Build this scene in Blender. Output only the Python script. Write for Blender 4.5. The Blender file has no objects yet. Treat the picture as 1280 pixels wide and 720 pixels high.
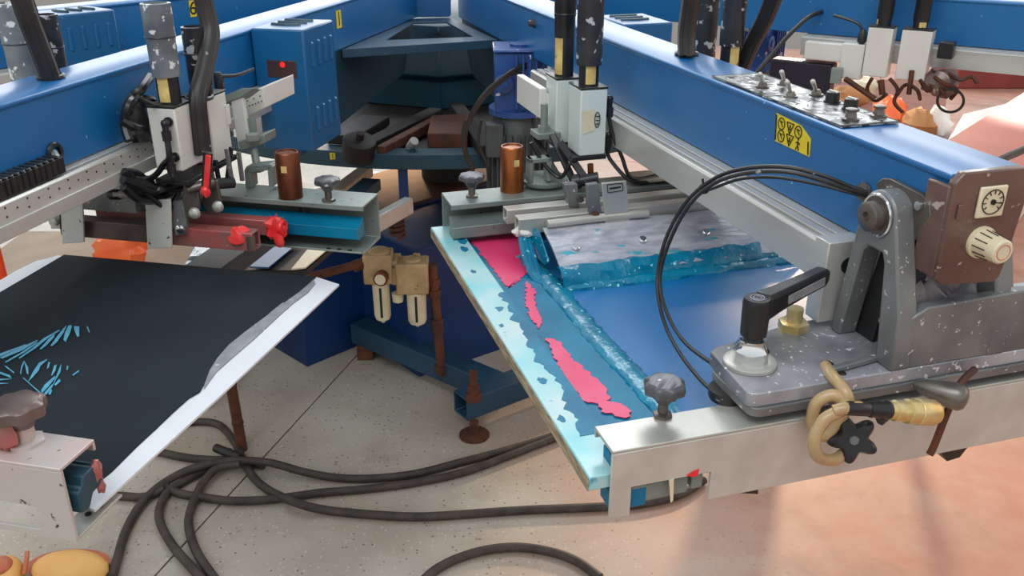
import bpy, bmesh, math, random
from mathutils import Vector, Matrix
random.seed(7)
SC = bpy.context.scene
COL = SC.collection

# ------------------------------------------------------------------ camera
FPX = 1130.0
PITCH = math.atan(507 / 1130.0)
CAMZ = 1.65
cd = bpy.data.cameras.new('camera'); cam = bpy.data.objects.new('camera', cd); COL.objects.link(cam)
cam.location = (0, 0, CAMZ); cam.rotation_euler = (math.pi / 2 - PITCH, 0, 0)
cd.sensor_fit = 'HORIZONTAL'; cd.sensor_width = 36; cd.lens = 36 * FPX / 1280
cd.clip_start = 0.02
SC.camera = cam

# ------------------------------------------------------------------ light
w = bpy.data.worlds.new('hall'); SC.world = w; w.use_nodes = True
nt = w.node_tree; bg = nt.nodes['Background']
tc = nt.nodes.new('ShaderNodeTexCoord'); sep = nt.nodes.new('ShaderNodeSeparateXYZ')
nt.links.new(tc.outputs['Generated'], sep.inputs[0])
ramp = nt.nodes.new('ShaderNodeValToRGB')
ramp.color_ramp.elements[0].position = 0.0; ramp.color_ramp.elements[0].color = (.30, .28, .26, 1)
e = ramp.color_ramp.elements.new(.12); e.color = (1.0, .97, .92, 1)
e = ramp.color_ramp.elements.new(.35); e.color = (.80, .86, .90, 1)
ramp.color_ramp.elements[-1].position = 1.0; ramp.color_ramp.elements[-1].color = (.46, .50, .54, 1)
nt.links.new(sep.outputs['Z'], ramp.inputs[0]); nt.links.new(ramp.outputs[0], bg.inputs[0])
bg.inputs[1].default_value = 1.0

def area(name, loc, target, size, size_y, power, color):
    l = bpy.data.lights.new(name, 'AREA'); l.shape = 'RECTANGLE'; l.size = size; l.size_y = size_y
    l.energy = power; l.color = color
    o = bpy.data.objects.new(name, l); COL.objects.link(o); o.location = loc
    o.rotation_euler = (Vector(target) - Vector(loc)).to_track_quat('-Z', 'Y').to_euler()
    return o
def spot(name, loc, target, power, color, angle, blend=.3, r=.05):
    l = bpy.data.lights.new(name, 'SPOT'); l.energy = power; l.color = color
    l.spot_size = math.radians(angle); l.spot_blend = blend; l.shadow_soft_size = r
    o = bpy.data.objects.new(name, l); COL.objects.link(o); o.location = loc
    o.rotation_euler = (Vector(target) - Vector(loc)).to_track_quat('-Z', 'Y').to_euler()
    return o
SACK = (2.04, 3.32, .35)
area('ceiling_light', (-.6, -.6, 4.2), (-.2, 1.6, .8), 3.2, 1.6, 74, (.93, .98, 1.0))
area('ceiling_light_rear', (.4, 5.0, 4.4), (.2, 2.2, .8), 3.0, 1.2, 90, (.95, .98, 1.0))
area('far_windows', (-.6, 9.8, 2.75), (-.3, 2.0, 1.2), 13, 2.3, 280, (.95, .98, 1.0))
area('side_door_light', (4.8, 2.4, 2.3), (1.1, 1.3, .2), 3.6, 2.4, 30, (1.0, .62, .42))
spot('door_sun_patch', (3.3, 6.2, 2.6), SACK, 2600, (1.0, .9, .78), 11, .35, .1)
spot('low_sun_rear', (2.6, 7.6, 2.6), (1.25, 2.9, .3), 1000, (1.0, .74, .48), 26, .4, .2)
spot('low_sun_left', (-1.2, 7.5, 1.7), (-.45, 2.9, .35), 380, (1.0, .58, .28), 26, .5, .2)
SC.view_settings.view_transform = 'Standard'; SC.view_settings.look = 'None'
SC.view_settings.gamma = 1.0; SC.view_settings.use_curve_mapping = False
SC.view_settings.exposure = 0.0

# ------------------------------------------------------------------ frames and pixel rays
CEN = Vector((-0.274, 3.711, 0))
def frame(deg):
    a = math.radians(deg)
    u = Vector((-math.sin(a), -math.cos(a), 0)); v = Vector((-u.y, u.x, 0))
    return Matrix(((u.x, v.x, 0, CEN.x), (u.y, v.y, 0, CEN.y), (0, 0, 1, 0), (0, 0, 0, 1)))
FR = frame(-16.8); FL = frame(12.74); F6 = frame(37.0); FB = frame(-57.0); FC = frame(-2.0)
I4 = Matrix.Identity(4)
_fw = Vector((0, math.cos(PITCH), -math.sin(PITCH))); _up = Vector((0, math.sin(PITCH), math.cos(PITCH)))
CP = Vector((0, 0, CAMZ))
def ray(px, py):
    return Vector((1, 0, 0)) * ((px - 640) / FPX) + _up * (-(py - 360) / FPX) + _fw
def PZ(F, z, px, py):            # point seen at a pixel, on the height z, in frame F
    d = ray(px, py); t = (z - CAMZ) / d.z
    return F.inverted() @ (CP + d * t)
def PP(F, axis, val, px, py):    # point seen at a pixel on the plane axis = val of frame F
    Fi = F.inverted(); c = Fi @ CP; d = Fi.to_3x3() @ ray(px, py)
    t = (val - c[axis]) / d[axis]
    return c + d * t
def PU(F, u, px, py): return PP(F, 0, u, px, py)
def PV(F, v, px, py): return PP(F, 1, v, px, py)

# ------------------------------------------------------------------ mesh helper
def smooth_path(pts, sub=6, closed=False):
    pts = [Vector(p) for p in pts]; n = len(pts); out = []
    if n < 3: return pts
    rng = range(n if closed else n - 1)
    for i in rng:
        if closed: p0, p1, p2, p3 = pts[i - 1], pts[i], pts[(i + 1) % n], pts[(i + 2) % n]
        else: p0, p1, p2, p3 = pts[max(i - 1, 0)], pts[i], pts[i + 1], pts[min(i + 2, n - 1)]
        for k in range(sub):
            t = k / sub
            out.append(.5 * ((2 * p1) + (p2 - p0) * t + (2 * p0 - 5 * p1 + 4 * p2 - p3) * t * t + (3 * p1 - p0 - 3 * p2 + p3) * t ** 3))
    if not closed: out.append(pts[-1])
    return out
class MB:
    def __init__(s, F=I4): s.v = []; s.f = []; s.F = F
    def add(s, vs, fs):
        b = len(s.v); s.v += [s.F @ Vector(p) for p in vs]; s.f += [tuple(i + b for i in f) for f in fs]; return s
    def box(s, a, b):
        x0, y0, z0 = a; x1, y1, z1 = b
        return s.add([(x0, y0, z0), (x1, y0, z0), (x1, y1, z0), (x0, y1, z0), (x0, y0, z1), (x1, y0, z1), (x1, y1, z1), (x0, y1, z1)],
                     [(0, 3, 2, 1), (4, 5, 6, 7), (0, 1, 5, 4), (1, 2, 6, 5), (2, 3, 7, 6), (3, 0, 4, 7)])
    def bar(s, p0, p1, wd, ht, up=(0, 0, 1)):
        p0 = Vector(p0); p1 = Vector(p1); d = (p1 - p0).normalized(); up = Vector(up)
        sd = d.cross(up).normalized(); u2 = sd.cross(d).normalized(); vs = []
        for p in (p0, p1):
            for a, b in ((-1, -1), (1, -1), (1, 1), (-1, 1)): vs.append(p + sd * a * wd / 2 + u2 * b * ht / 2)
        return s.add(vs, [(0, 3, 2, 1), (4, 5, 6, 7), (0, 1, 5, 4), (1, 2, 6, 5), (2, 3, 7, 6), (3, 0, 4, 7)])
    def square_tube(s, p0, p1, wd, ht, t=.003, up=(0, 0, 1)):
        p0 = Vector(p0); p1 = Vector(p1); d = (p1 - p0).normalized(); up = Vector(up)
        sd = d.cross(up).normalized(); u2 = sd.cross(d).normalized(); vs = []
        for p in (p0, p1):
            for k in (1, 0):
                for a, b in ((-1, -1), (1, -1), (1, 1), (-1, 1)):
                    vs.append(p + sd * a * (wd / 2 - (0 if k else t)) + u2 * b * (ht / 2 - (0 if k else t)))
        fs = []
        for i in range(4):
            j = (i + 1) % 4
            fs += [(i, j, 8 + j, 8 + i), (4 + j, 4 + i, 12 + i, 12 + j), (j, i, 4 + i, 4 + j), (8 + i, 8 + j, 12 + j, 12 + i)]
        return s.add(vs, fs)
    def prism(s, poly, axis, a, b):
        n = len(poly); vs = []
        for t in (a, b):
            for p, q in poly: vs.append({'u': (t, p, q), 'v': (p, t, q), 'z': (p, q, t)}[axis])
        fs = [tuple(range(n - 1, -1, -1)), tuple(range(n, 2 * n))] + [(i, (i + 1) % n, n + (i + 1) % n, n + i) for i in range(n)]
        return s.add(vs, fs)
    def ring_prism(s, outer, inner, axis, a, b):
        # outer and inner loops of the same length
        n = len(outer); vs = []
        for t in (a, b):
            for lp in (outer, inner):
                for p, q in lp: vs.append({'u': (t, p, q), 'v': (p, t, q), 'z': (p, q, t)}[axis])
        fs = []
        for i in range(n):
            j = (i + 1) % n
            fs += [(i, j, n + j, n + i), (2 * n + j, 2 * n + i, 3 * n + i, 3 * n + j), (j, i, 2 * n + i, 2 * n + j), (n + i, n + j, 3 * n + j, 3 * n + i)]
        return s.add(vs, fs)
    def rev(s, base, axis, prof, n=20, caps=True):
        # profile of (distance along axis, radius)
        base = Vector(base); ax = Vector(axis).normalized()
        a = ax.orthogonal().normalized(); b = ax.cross(a); vs = []; fs = []
        for h, r in prof:
            for k in range(n):
                t = 2 * math.pi * k / n; vs.append(base + ax * h + (a * math.cos(t) + b * math.sin(t)) * r)
        m = len(prof)
        for i in range(m - 1):
            for k in range(n):
                k2 = (k + 1) % n; fs.append((i * n + k, i * n + k2, (i + 1) * n + k2, (i + 1) * n + k))
        if caps: fs += [tuple(range(n - 1, -1, -1)), tuple(range((m - 1) * n, m * n))]
        return s.add(vs, fs)
    def cyl(s, p0, p1, r0, r1=None, n=16):
        p0 = Vector(p0); p1 = Vector(p1); return s.rev(p0, p1 - p0, [(0, r0), ((p1 - p0).length, r0 if r1 is None else r1)], n)
    def tube(s, pts, r, n=8, sub=6, closed=False, taper=None):
        P = smooth_path(pts, sub, closed); m = len(P); vs = []; fs = []; nrm = None
        for i, p in enumerate(P):
            if closed: d = (P[(i + 1) % m] - P[i - 1])
            else: d = (P[min(i + 1, m - 1)] - P[max(i - 1, 0)])
            d = d.normalized() if d.length > 1e-9 else Vector((0, 0, 1))
            if nrm is None: nrm = d.orthogonal().normalized()
            nrm = (nrm - d * nrm.dot(d)).normalized(); b = d.cross(nrm)
            rr = r if taper is None else r + (taper - r) * i / (m - 1)
            for k in range(n):
                t = 2 * math.pi * k / n; vs.append(p + (nrm * math.cos(t) + b * math.sin(t)) * rr)
        for i in range(m if closed else m - 1):
            i2 = (i + 1) % m
            for k in range(n):
                k2 = (k + 1) % n; fs.append((i * n + k, i * n + k2, i2 * n + k2, i2 * n + k))
        if not closed: fs += [tuple(range(n - 1, -1, -1)), tuple(range((m - 1) * n, m * n))]
        return s.add(vs, fs)
    def torus(s, c, axis, R, r, n=24, m=8):
        ax = Vector(axis).normalized(); a = ax.orthogonal().normalized(); b = ax.cross(a); c = Vector(c)
        return s.tube([c + (a * math.cos(2 * math.pi * k / n) + b * math.sin(2 * math.pi * k / n)) * R for k in range(n)], r, m, 1, True)
    def star(s, base, axis, r, h, lobes=8, depth=.12, n=48):
        base = Vector(base); ax = Vector(axis).normalized(); a = ax.orthogonal().normalized(); b = ax.cross(a); vs = []; fs = []
        prof = [(0, .80), (.15, .96), (.5, 1.0), (.82, .96), (1.0, .80)]
        for hh, q in prof:
            for k in range(n):
                t = 2 * math.pi * k / n; rr = r * q * (1 - depth * .5 + depth * .5 * math.cos(lobes * t))
                vs.append(base + ax * h * hh + (a * math.cos(t) + b * math.sin(t)) * rr)
        for i in range(len(prof) - 1):
            for k in range(n):
                k2 = (k + 1) % n; fs.append((i * n + k, i * n + k2, (i + 1) * n + k2, (i + 1) * n + k))
        fs += [tuple(range(n - 1, -1, -1)), tuple(range(4 * n, 5 * n))]
        return s.add(vs, fs)
    def blob(s, c, rad, n=14, jit=.12, seed=1, axis=None):
        rnd = random.Random(seed); c = Vector(c); vs = []; fs = []; m = n // 2
        Q = axis if axis is not None else Matrix.Identity(3)
        for i in range(1, m):
            for k in range(n):
                th = math.pi * i / m; ph = 2 * math.pi * k / n; j = 1 + rnd.uniform(-jit, jit)
                vs.append(c + Q @ Vector((rad[0] * j * math.sin(th) * math.cos(ph), rad[1] * j * math.sin(th) * math.sin(ph), rad[2] * j * math.cos(th))))
        top = len(vs); vs.append(c + Q @ Vector((0, 0, rad[2]))); vs.append(c - Q @ Vector((0, 0, rad[2])))
        for i in range(m - 2):
            for k in range(n):
                k2 = (k + 1) % n; fs.append((i * n + k, (i + 1) * n + k, (i + 1) * n + k2, i * n + k2))
        for k in range(n):
            k2 = (k + 1) % n; fs += [(top, k, k2), (top + 1, (m - 2) * n + k2, (m - 2) * n + k)]
        return s.add(vs, fs)
    def sheet(s, grid, thick=0.0, nrm=(0, 0, 1)):
        # grid: rows of points; gives a solid of the stated thickness below it
        R_ = len(grid); C_ = len(grid[0]); nv = Vector(nrm) * thick
        top = [Vector(p) for row in grid for p in row]; vs = top + [p - nv for p in top]; o = R_ * C_; fs = []
        for i in range(R_ - 1):
            for j in range(C_ - 1):
                a = i * C_ + j; fs += [(a, a + 1, a + C_ + 1, a + C_), (o + a, o + a + C_, o + a + C_ + 1, o + a + 1)]
        for j in range(C_ - 1):
            fs += [(j + 1, j, o + j, o + j + 1)]; a = (R_ - 1) * C_ + j; fs += [(a, a + 1, o + a + 1, o + a)]
        for i in range(R_ - 1):
            a = i * C_; fs += [(a, a + C_, o + a + C_, o + a)]; a = i * C_ + C_ - 1; fs += [(a + C_, a, o + a, o + a + C_)]
        return s.add(vs, fs)
    def flat(s, poly, thick, nrm):
        # a thin solid from a closed loop of points lying on a surface with normal nrm
        nv = Vector(nrm).normalized() * thick; P = [Vector(p) for p in poly]; n = len(P)
        vs = P + [p + nv for p in P]
        return s.add(vs, [tuple(range(n - 1, -1, -1)), tuple(range(n, 2 * n))] + [(i, (i + 1) % n, n + (i + 1) % n, n + i) for i in range(n)])
    def build(s, name, m, parent=None, bevel=0, smooth=40, seg=2):
        me = bpy.data.meshes.new(name)
        vs = s.v
        if parent is not None:
            mw = world_of(parent).inverted(); vs = [mw @ p for p in vs]
            org = Vector((0, 0, 0))
        else:
            lo = Vector([min(p[i] for p in vs) for i in range(3)]); hi = Vector([max(p[i] for p in vs) for i in range(3)])
            org = Vector(((lo.x + hi.x) / 2, (lo.y + hi.y) / 2, lo.z)); vs = [p - org for p in vs]
        me.from_pydata([tuple(p) for p in vs], [], s.f); me.validate()
        bm = bmesh.new(); bm.from_mesh(me); bmesh.ops.recalc_face_normals(bm, faces=bm.faces); bm.to_mesh(me); bm.free()
        if smooth:
            for p in me.polygons: p.use_smooth = True
            me.set_sharp_from_angle(angle=math.radians(smooth))
        me.materials.append(m)
        o = bpy.data.objects.new(name, me); COL.objects.link(o)
        if parent is not None: o.parent = parent
        else: o.location = org
        if bevel:
            md = o.modifiers.new('edge', 'BEVEL'); md.width = bevel; md.segments = seg; md.limit_method = 'ANGLE'; md.angle_limit = math.radians(35)
            md.harden_normals = False
        return o
def world_of(o):
    m = o.matrix_basis.copy()
    while o.parent: o = o.parent; m = o.matrix_basis @ m
    return m
def thing(name, label, cat, F, loc, group=None):
    o = bpy.data.objects.new(name, None); COL.objects.link(o); o.empty_display_size = .05
    o.location = F @ Vector(loc); o.rotation_euler = (0, 0, math.atan2(F[1][0], F[0][0]))
    return tag(o, label, cat, group)
def tag(o, label, cat, group=None):
    o['label'] = label; o['category'] = cat
    if group: o['group'] = group
    return o
def struct(o): o['kind'] = 'structure'; return o

# ------------------------------------------------------------------ materials
def N(t, k, **kw):
    n = t.nodes.new(k)
    for a, b in kw.items(): setattr(n, a, b)
    return n
def lin(c):
    return tuple(((x / 255) / 12.92 if x / 255 <= .04045 else ((x / 255 + .055) / 1.055) ** 2.4) for x in c)
def mat(name, col, rough=.5, metal=0, col2=None, scale=8, amount=.5, spots=None, spot_scale=60, spot_cut=.68, bump=0, bump_scale=60,
        coat=0, emit=None, estr=0, trans=0, alpha=1, stretch=None, spec=.5, detail=6, contrast=.18):
    m = bpy.data.materials.new(name); m.use_nodes = True; t = m.node_tree; b = t.nodes['Principled BSDF']
    b.inputs['Roughness'].default_value = rough; b.inputs['Metallic'].default_value = metal
    b.inputs['Specular IOR Level'].default_value = spec
    c = lin(col) + (1,)
    b.inputs['Base Color'].default_value = c
    if coat: b.inputs['Coat Weight'].default_value = coat; b.inputs['Coat Roughness'].default_value = .3 if 'paint' in name else .12
    if trans: b.inputs['Transmission Weight'].default_value = trans
    if alpha < 1: b.inputs['Alpha'].default_value = alpha
    if emit: b.inputs['Emission Color'].default_value = lin(emit) + (1,); b.inputs['Emission Strength'].default_value = estr
    if col2 is None and spots is None and not bump: return m
    tcn = N(t, 'ShaderNodeTexCoord'); vec = tcn.outputs['Object']
    if stretch:
        mp = N(t, 'ShaderNodeMapping'); mp.inputs['Scale'].default_value = stretch; t.links.new(vec, mp.inputs[0]); vec = mp.outputs[0]
    src = None
    if col2 is not None:
        nz = N(t, 'ShaderNodeTexNoise'); nz.inputs['Scale'].default_value = scale; nz.inputs['Detail'].default_value = detail
        t.links.new(vec, nz.inputs['Vector'])
        rp = N(t, 'ShaderNodeValToRGB'); rp.color_ramp.elements[0].position = max(0, amount - contrast); rp.color_ramp.elements[1].position = min(1, amount + contrast)
        rp.color_ramp.elements[0].color = c; rp.color_ramp.elements[1].color = lin(col2) + (1,)
        t.links.new(nz.outputs['Fac'], rp.inputs[0]); src = rp.outputs[0]
    if spots is not None:
        nz = N(t, 'ShaderNodeTexNoise'); nz.inputs['Scale'].default_value = spot_scale; nz.inputs['Detail'].default_value = 3
        t.links.new(vec, nz.inputs['Vector'])
        rp = N(t, 'ShaderNodeValToRGB'); rp.color_ramp.elements[0].position = spot_cut; rp.color_ramp.elements[1].position = spot_cut + .03
        rp.color_ramp.elements[0].color = (0, 0, 0, 1); rp.color_ramp.elements[1].color = (1, 1, 1, 1)
        t.links.new(nz.outputs['Fac'], rp.inputs[0])
        mx = N(t, 'ShaderNodeMix', data_type='RGBA'); t.links.new(rp.outputs[0], mx.inputs[0])
        if src: t.links.new(src, mx.inputs[6])
        else: mx.inputs[6].default_value = c
        mx.inputs[7].default_value = lin(spots) + (1,); src = mx.outputs[2]
    if src: t.links.new(src, b.inputs['Base Color'])
    if bump:
        nz = N(t, 'ShaderNodeTexNoise'); nz.inputs['Scale'].default_value = bump_scale; nz.inputs['Detail'].default_value = 4
        t.links.new(vec, nz.inputs['Vector'])
        bp = N(t, 'ShaderNodeBump'); bp.inputs['Strength'].default_value = bump; bp.inputs['Distance'].default_value = .004
        t.links.new(nz.outputs['Fac'], bp.inputs['Height']); t.links.new(bp.outputs[0], b.inputs['Normal'])
    return m
M = {}
M['blue'] = mat('blue_paint', (0, 92, 152), .42, 0, (4, 104, 164), 3, .5, (150, 190, 205), 90, .735, .06, 220, coat=.5)
M['boxblue'] = mat('box_blue_paint', (8, 84, 134), .38, 0, (14, 96, 146), 5, .5, (150, 185, 200), 80, .74, coat=.15)
M['hubblue'] = mat('hub_blue_paint', (30, 96, 150), .4, 0, (20, 80, 132), 3, .5)
M['teal'] = mat('dark_teal_paint', (26, 66, 82), .45, 0, (16, 48, 62), 5, .5, (90, 110, 110), 60, .74)
M['navy'] = mat('navy_paint', (4, 42, 92), .5, 0, (8, 54, 108), 2.5, .55, (70, 80, 90), 90, .75)
M['footblue'] = mat('foot_blue_paint', (38, 74, 98), .5, 0, (26, 54, 76), 6, .5, (120, 120, 110), 60, .72)
M['alu'] = mat('aluminium', (196, 194, 186), .38, .45, (176, 174, 166), 10, .5, (110, 105, 100), 130, .74, .05, 300)
M['alurail'] = mat('rail_aluminium', (205, 204, 198), .34, .4, (190, 188, 182), 4, .5, stretch=(1, 6, 6))
M['aludirt'] = mat('ink_stained_aluminium', (194, 188, 182), .42, .3, (210, 172, 168), 9, .66, (66, 50, 56), 50, .66)
M['alugreen'] = mat('dull_aluminium', (150, 158, 150), .42, .35, (122, 134, 130), 9, .5, (60, 74, 76), 60, .7)
M['steel'] = mat('steel', (128, 122, 116), .36, .7, (96, 88, 82), 20, .5, (60, 46, 40), 70, .68)
M['chrome'] = mat('chrome', (225, 226, 228), .12, 1.0)
M['white'] = mat('white_enamel', (226, 224, 216), .35, 0, (212, 208, 200), 6, .5, (150, 140, 130), 90, .75)
M['ltblue'] = mat('pale_grey_enamel', (212, 220, 214), .35, 0, (198, 208, 204), 6, .5, (120, 130, 130), 90, .75)
M['black'] = mat('black_plastic', (24, 24, 26), .35, 0, (38, 38, 40), 20, .5)
M['blacktape'] = mat('ink_smeared_black_tube', (34, 34, 38), .3, 0, (58, 58, 62), 14, .5, (186, 188, 190), 40, .60)
M['greytape'] = mat('dusty_grey_tube', (92, 98, 104), .35, 0, (140, 146, 150), 16, .52, (226, 226, 224), 44, .585)
M['rubber'] = mat('black_rubber', (30, 28, 28), .45, 0, (50, 44, 42), 16, .5, (150, 148, 146), 50, .715)
M['cable'] = mat('dusty_black_cable', (52, 44, 40), .6, 0, (78, 68, 60), 22, .5)
M['cast'] = mat('ink_spattered_cast_metal', (138, 140, 138), .38, .3, (98, 98, 100), 9, .5, (206, 204, 198), 110, .66, .12, 90)
M['castdark'] = mat('dark_spattered_plate', (104, 106, 108), .34, .25, (176, 174, 180), 9, .53, (214, 214, 216), 100, .65, .1, 90)
M['maroon'] = mat('grimy_brown_plate', (116, 90, 82), .3, .2, (88, 62, 58), 12, .5, (186, 170, 162), 46, .66, coat=.3)
M['copper'] = mat('copper', (176, 104, 56), .3, .85, (140, 78, 44), 8, .5)
M['copperdark'] = mat('dark_copper', (128, 72, 48), .34, .8, (96, 54, 40), 8, .5)
M['rust'] = mat('rust', (110, 62, 40), .75, .2, (70, 42, 32), 26, .5, bump=.3, bump_scale=120)
M['cream'] = mat('cream_plastic', (226, 214, 184), .4, 0, (206, 192, 160), 14, .5)
M['frl'] = mat('dusty_beige_plastic', (196, 166, 122), .55, 0, (160, 130, 92), 16, .5, (100, 76, 54), 40, .68)
M['yellow'] = mat('yellow_label', (232, 206, 40), .5, 0, (214, 188, 44), 20, .5)
M['labelink'] = mat('label_black', (24, 22, 20), .5)
M['oldlabel'] = mat('worn_yellow_label', (226, 200, 130), .5, 0, (190, 160, 92), 40, .5, (70, 60, 44), 70, .64)
M['turq'] = mat('turquoise_ink_on_frame', (116, 198, 206), .36, 0, (196, 210, 208), 9, .52, (24, 150, 170), 22, .68, coat=.3, detail=4)
M['wood'] = mat('plywood_edge', (176, 160, 132), .7, 0, (112, 98, 80), 30, .52, stretch=(1, 1, 6), spots=(80, 62, 50), spot_scale=60, spot_cut=.66)
M['tealink'] = mat('wet_teal_ink', (0, 130, 162), .22, 0, (0, 104, 140), 14, .5, (150, 226, 232), 90, .66, .5, 90, coat=.2)
M['tealflat'] = mat('teal_ink', (4, 126, 160), .42, 0, (0, 100, 136), 9, .5, bump=.2, bump_scale=50, spec=.3)
M['pink'] = mat('pink_ink', (224, 48, 104), .35, 0, (232, 84, 126), 12, .56, (240, 180, 190), 40, .72)
M['inkmesh'] = mat('blue_screen_mesh', (0, 112, 168), .34, 0, (4, 102, 166), 2.2, .5, coat=.2, spec=.5)
M['flood'] = mat('ink_streaked_metal', (206, 206, 214), .3, .3, (140, 146, 164), 60, .55, (70, 170, 190), 50, .64, .4, 120, stretch=(1, .3, 1), coat=.1)
M['shirt'] = mat('black_cotton', (32, 40, 45), .9, 0, (38, 47, 52), 5, .5, bump=.25, bump_scale=500, spec=.2)
M['print'] = mat('blue_print', (92, 176, 204), .5, 0, (70, 150, 186), 30, .5)
M['paper'] = mat('white_sheet', (226, 228, 232), .55, 0, (216, 218, 224), 3, .5)
M['greytapewide'] = mat('grey_lint_strip', (150, 152, 154), .7, 0, (120, 124, 128), 30, .5, (196, 196, 196), 50, .64)
M['orange'] = mat('orange_rubber', (240, 176, 96), .5, 0, (246, 196, 120), 8, .5, (190, 110, 60), 30, .72)
M['orangedark'] = mat('orange_brown_rubber', (206, 120, 84), .5, 0, (190, 100, 70), 10, .5)
M['orangeplastic'] = mat('orange_plastic_bag', (246, 96, 42), .35, 0, (250, 130, 66), 14, .5, bump=.6, bump_scale=40)
M['redorange'] = mat('red_orange_plastic', (240, 74, 30), .4)
M['hose'] = mat('tan_rubber_hose', (164, 132, 92), .35, 0, (190, 160, 118), 22, .5, coat=.3)
M['brass'] = mat('worn_brass', (206, 176, 106), .32, .6, (226, 214, 176), 30, .5)
M['pinkbar'] = mat('ink_smeared_bar', (150, 108, 104), .38, .35, (206, 92, 92), 16, .58, (226, 176, 172), 50, .68)
M['brownbar'] = mat('brown_metal_bar', (120, 104, 98), .38, .5, (92, 78, 74), 20, .5)
M['redink'] = mat('red_ink', (232, 42, 44), .35, 0, (240, 92, 84), 24, .56)
M['motorblue'] = mat('blue_gearbox_enamel', (30, 66, 128), .35, 0, (44, 84, 150), 14, .5, (206, 214, 222), 24, .62)
M['motorgrey'] = mat('grey_motor_casing', (84, 92, 92), .5, .2, (62, 68, 70), 14, .5)
M['dark'] = mat('near_black_brown', (20, 16, 17), .6, 0, (34, 25, 23), 9, .5)  # near-black brown; on the indexer deck it carries the cavity shade
M['rustdark'] = mat('dark_rusty_steel', (74, 48, 38), .6, .3, (120, 64, 42), 14, .58)
M['knobgrey'] = mat('ink_spattered_knob', (66, 68, 72), .36, .1, (92, 92, 96), 20, .5, (190, 190, 192), 90, .67)
M['panel'] = mat('scuffed_switch_panel', (168, 170, 170), .34, .4, (52, 54, 56), 34, .5, (230, 230, 228), 60, .6, contrast=.05, stretch=(1, 1.4, 1))
M['redglass'] = mat('dark_window', (84, 52, 50), .2, 0, (60, 52, 52), 9, .5)
M['led'] = mat('red_indicator', (255, 40, 30), .4, emit=(255, 40, 24), estr=.55)
M['redsheet'] = mat('red_oxide_sheet', (150, 74, 68), .6, 0, (136, 62, 58), 4, .5, (206, 160, 150), 24, .74, spec=.25)
M['whitesheet'] = mat('white_cloth', (236, 232, 226), .6, 0, (222, 214, 206), 6, .5)
M['rag'] = mat('ink_stained_rag', (186, 180, 180), .8, 0, (120, 106, 112), 24, .5, (60, 52, 58), 36, .66, .4, 60)
M['cardboard'] = mat('cardboard', (186, 132, 84), .8, 0, (170, 116, 72), 8, .5)
M['clearplastic'] = mat('crumpled_clear_plastic', (150, 160, 170), .2, 0, (96, 112, 128), 22, .5, (226, 230, 234), 30, .6, .5, 50)
M['plate'] = mat('chipped_white_plate', (208, 208, 200), .42, .1, (190, 190, 182), 9, .5, (60, 58, 56), 70, .665)
M['brownboard'] = mat('dusty_red_brown_board', (150, 96, 76), .8, 0, (132, 80, 64), 5, .5)
M['tan'] = mat('dusty_tan_board', (178, 158, 138), .8, 0, (160, 138, 118), 5, .5)
M['shadow'] = mat('shaded_navy_paint', (38, 30, 48), .5, 0, (30, 24, 40), 6, .5)  # shadowed navy side, its shade painted into the colour
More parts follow.
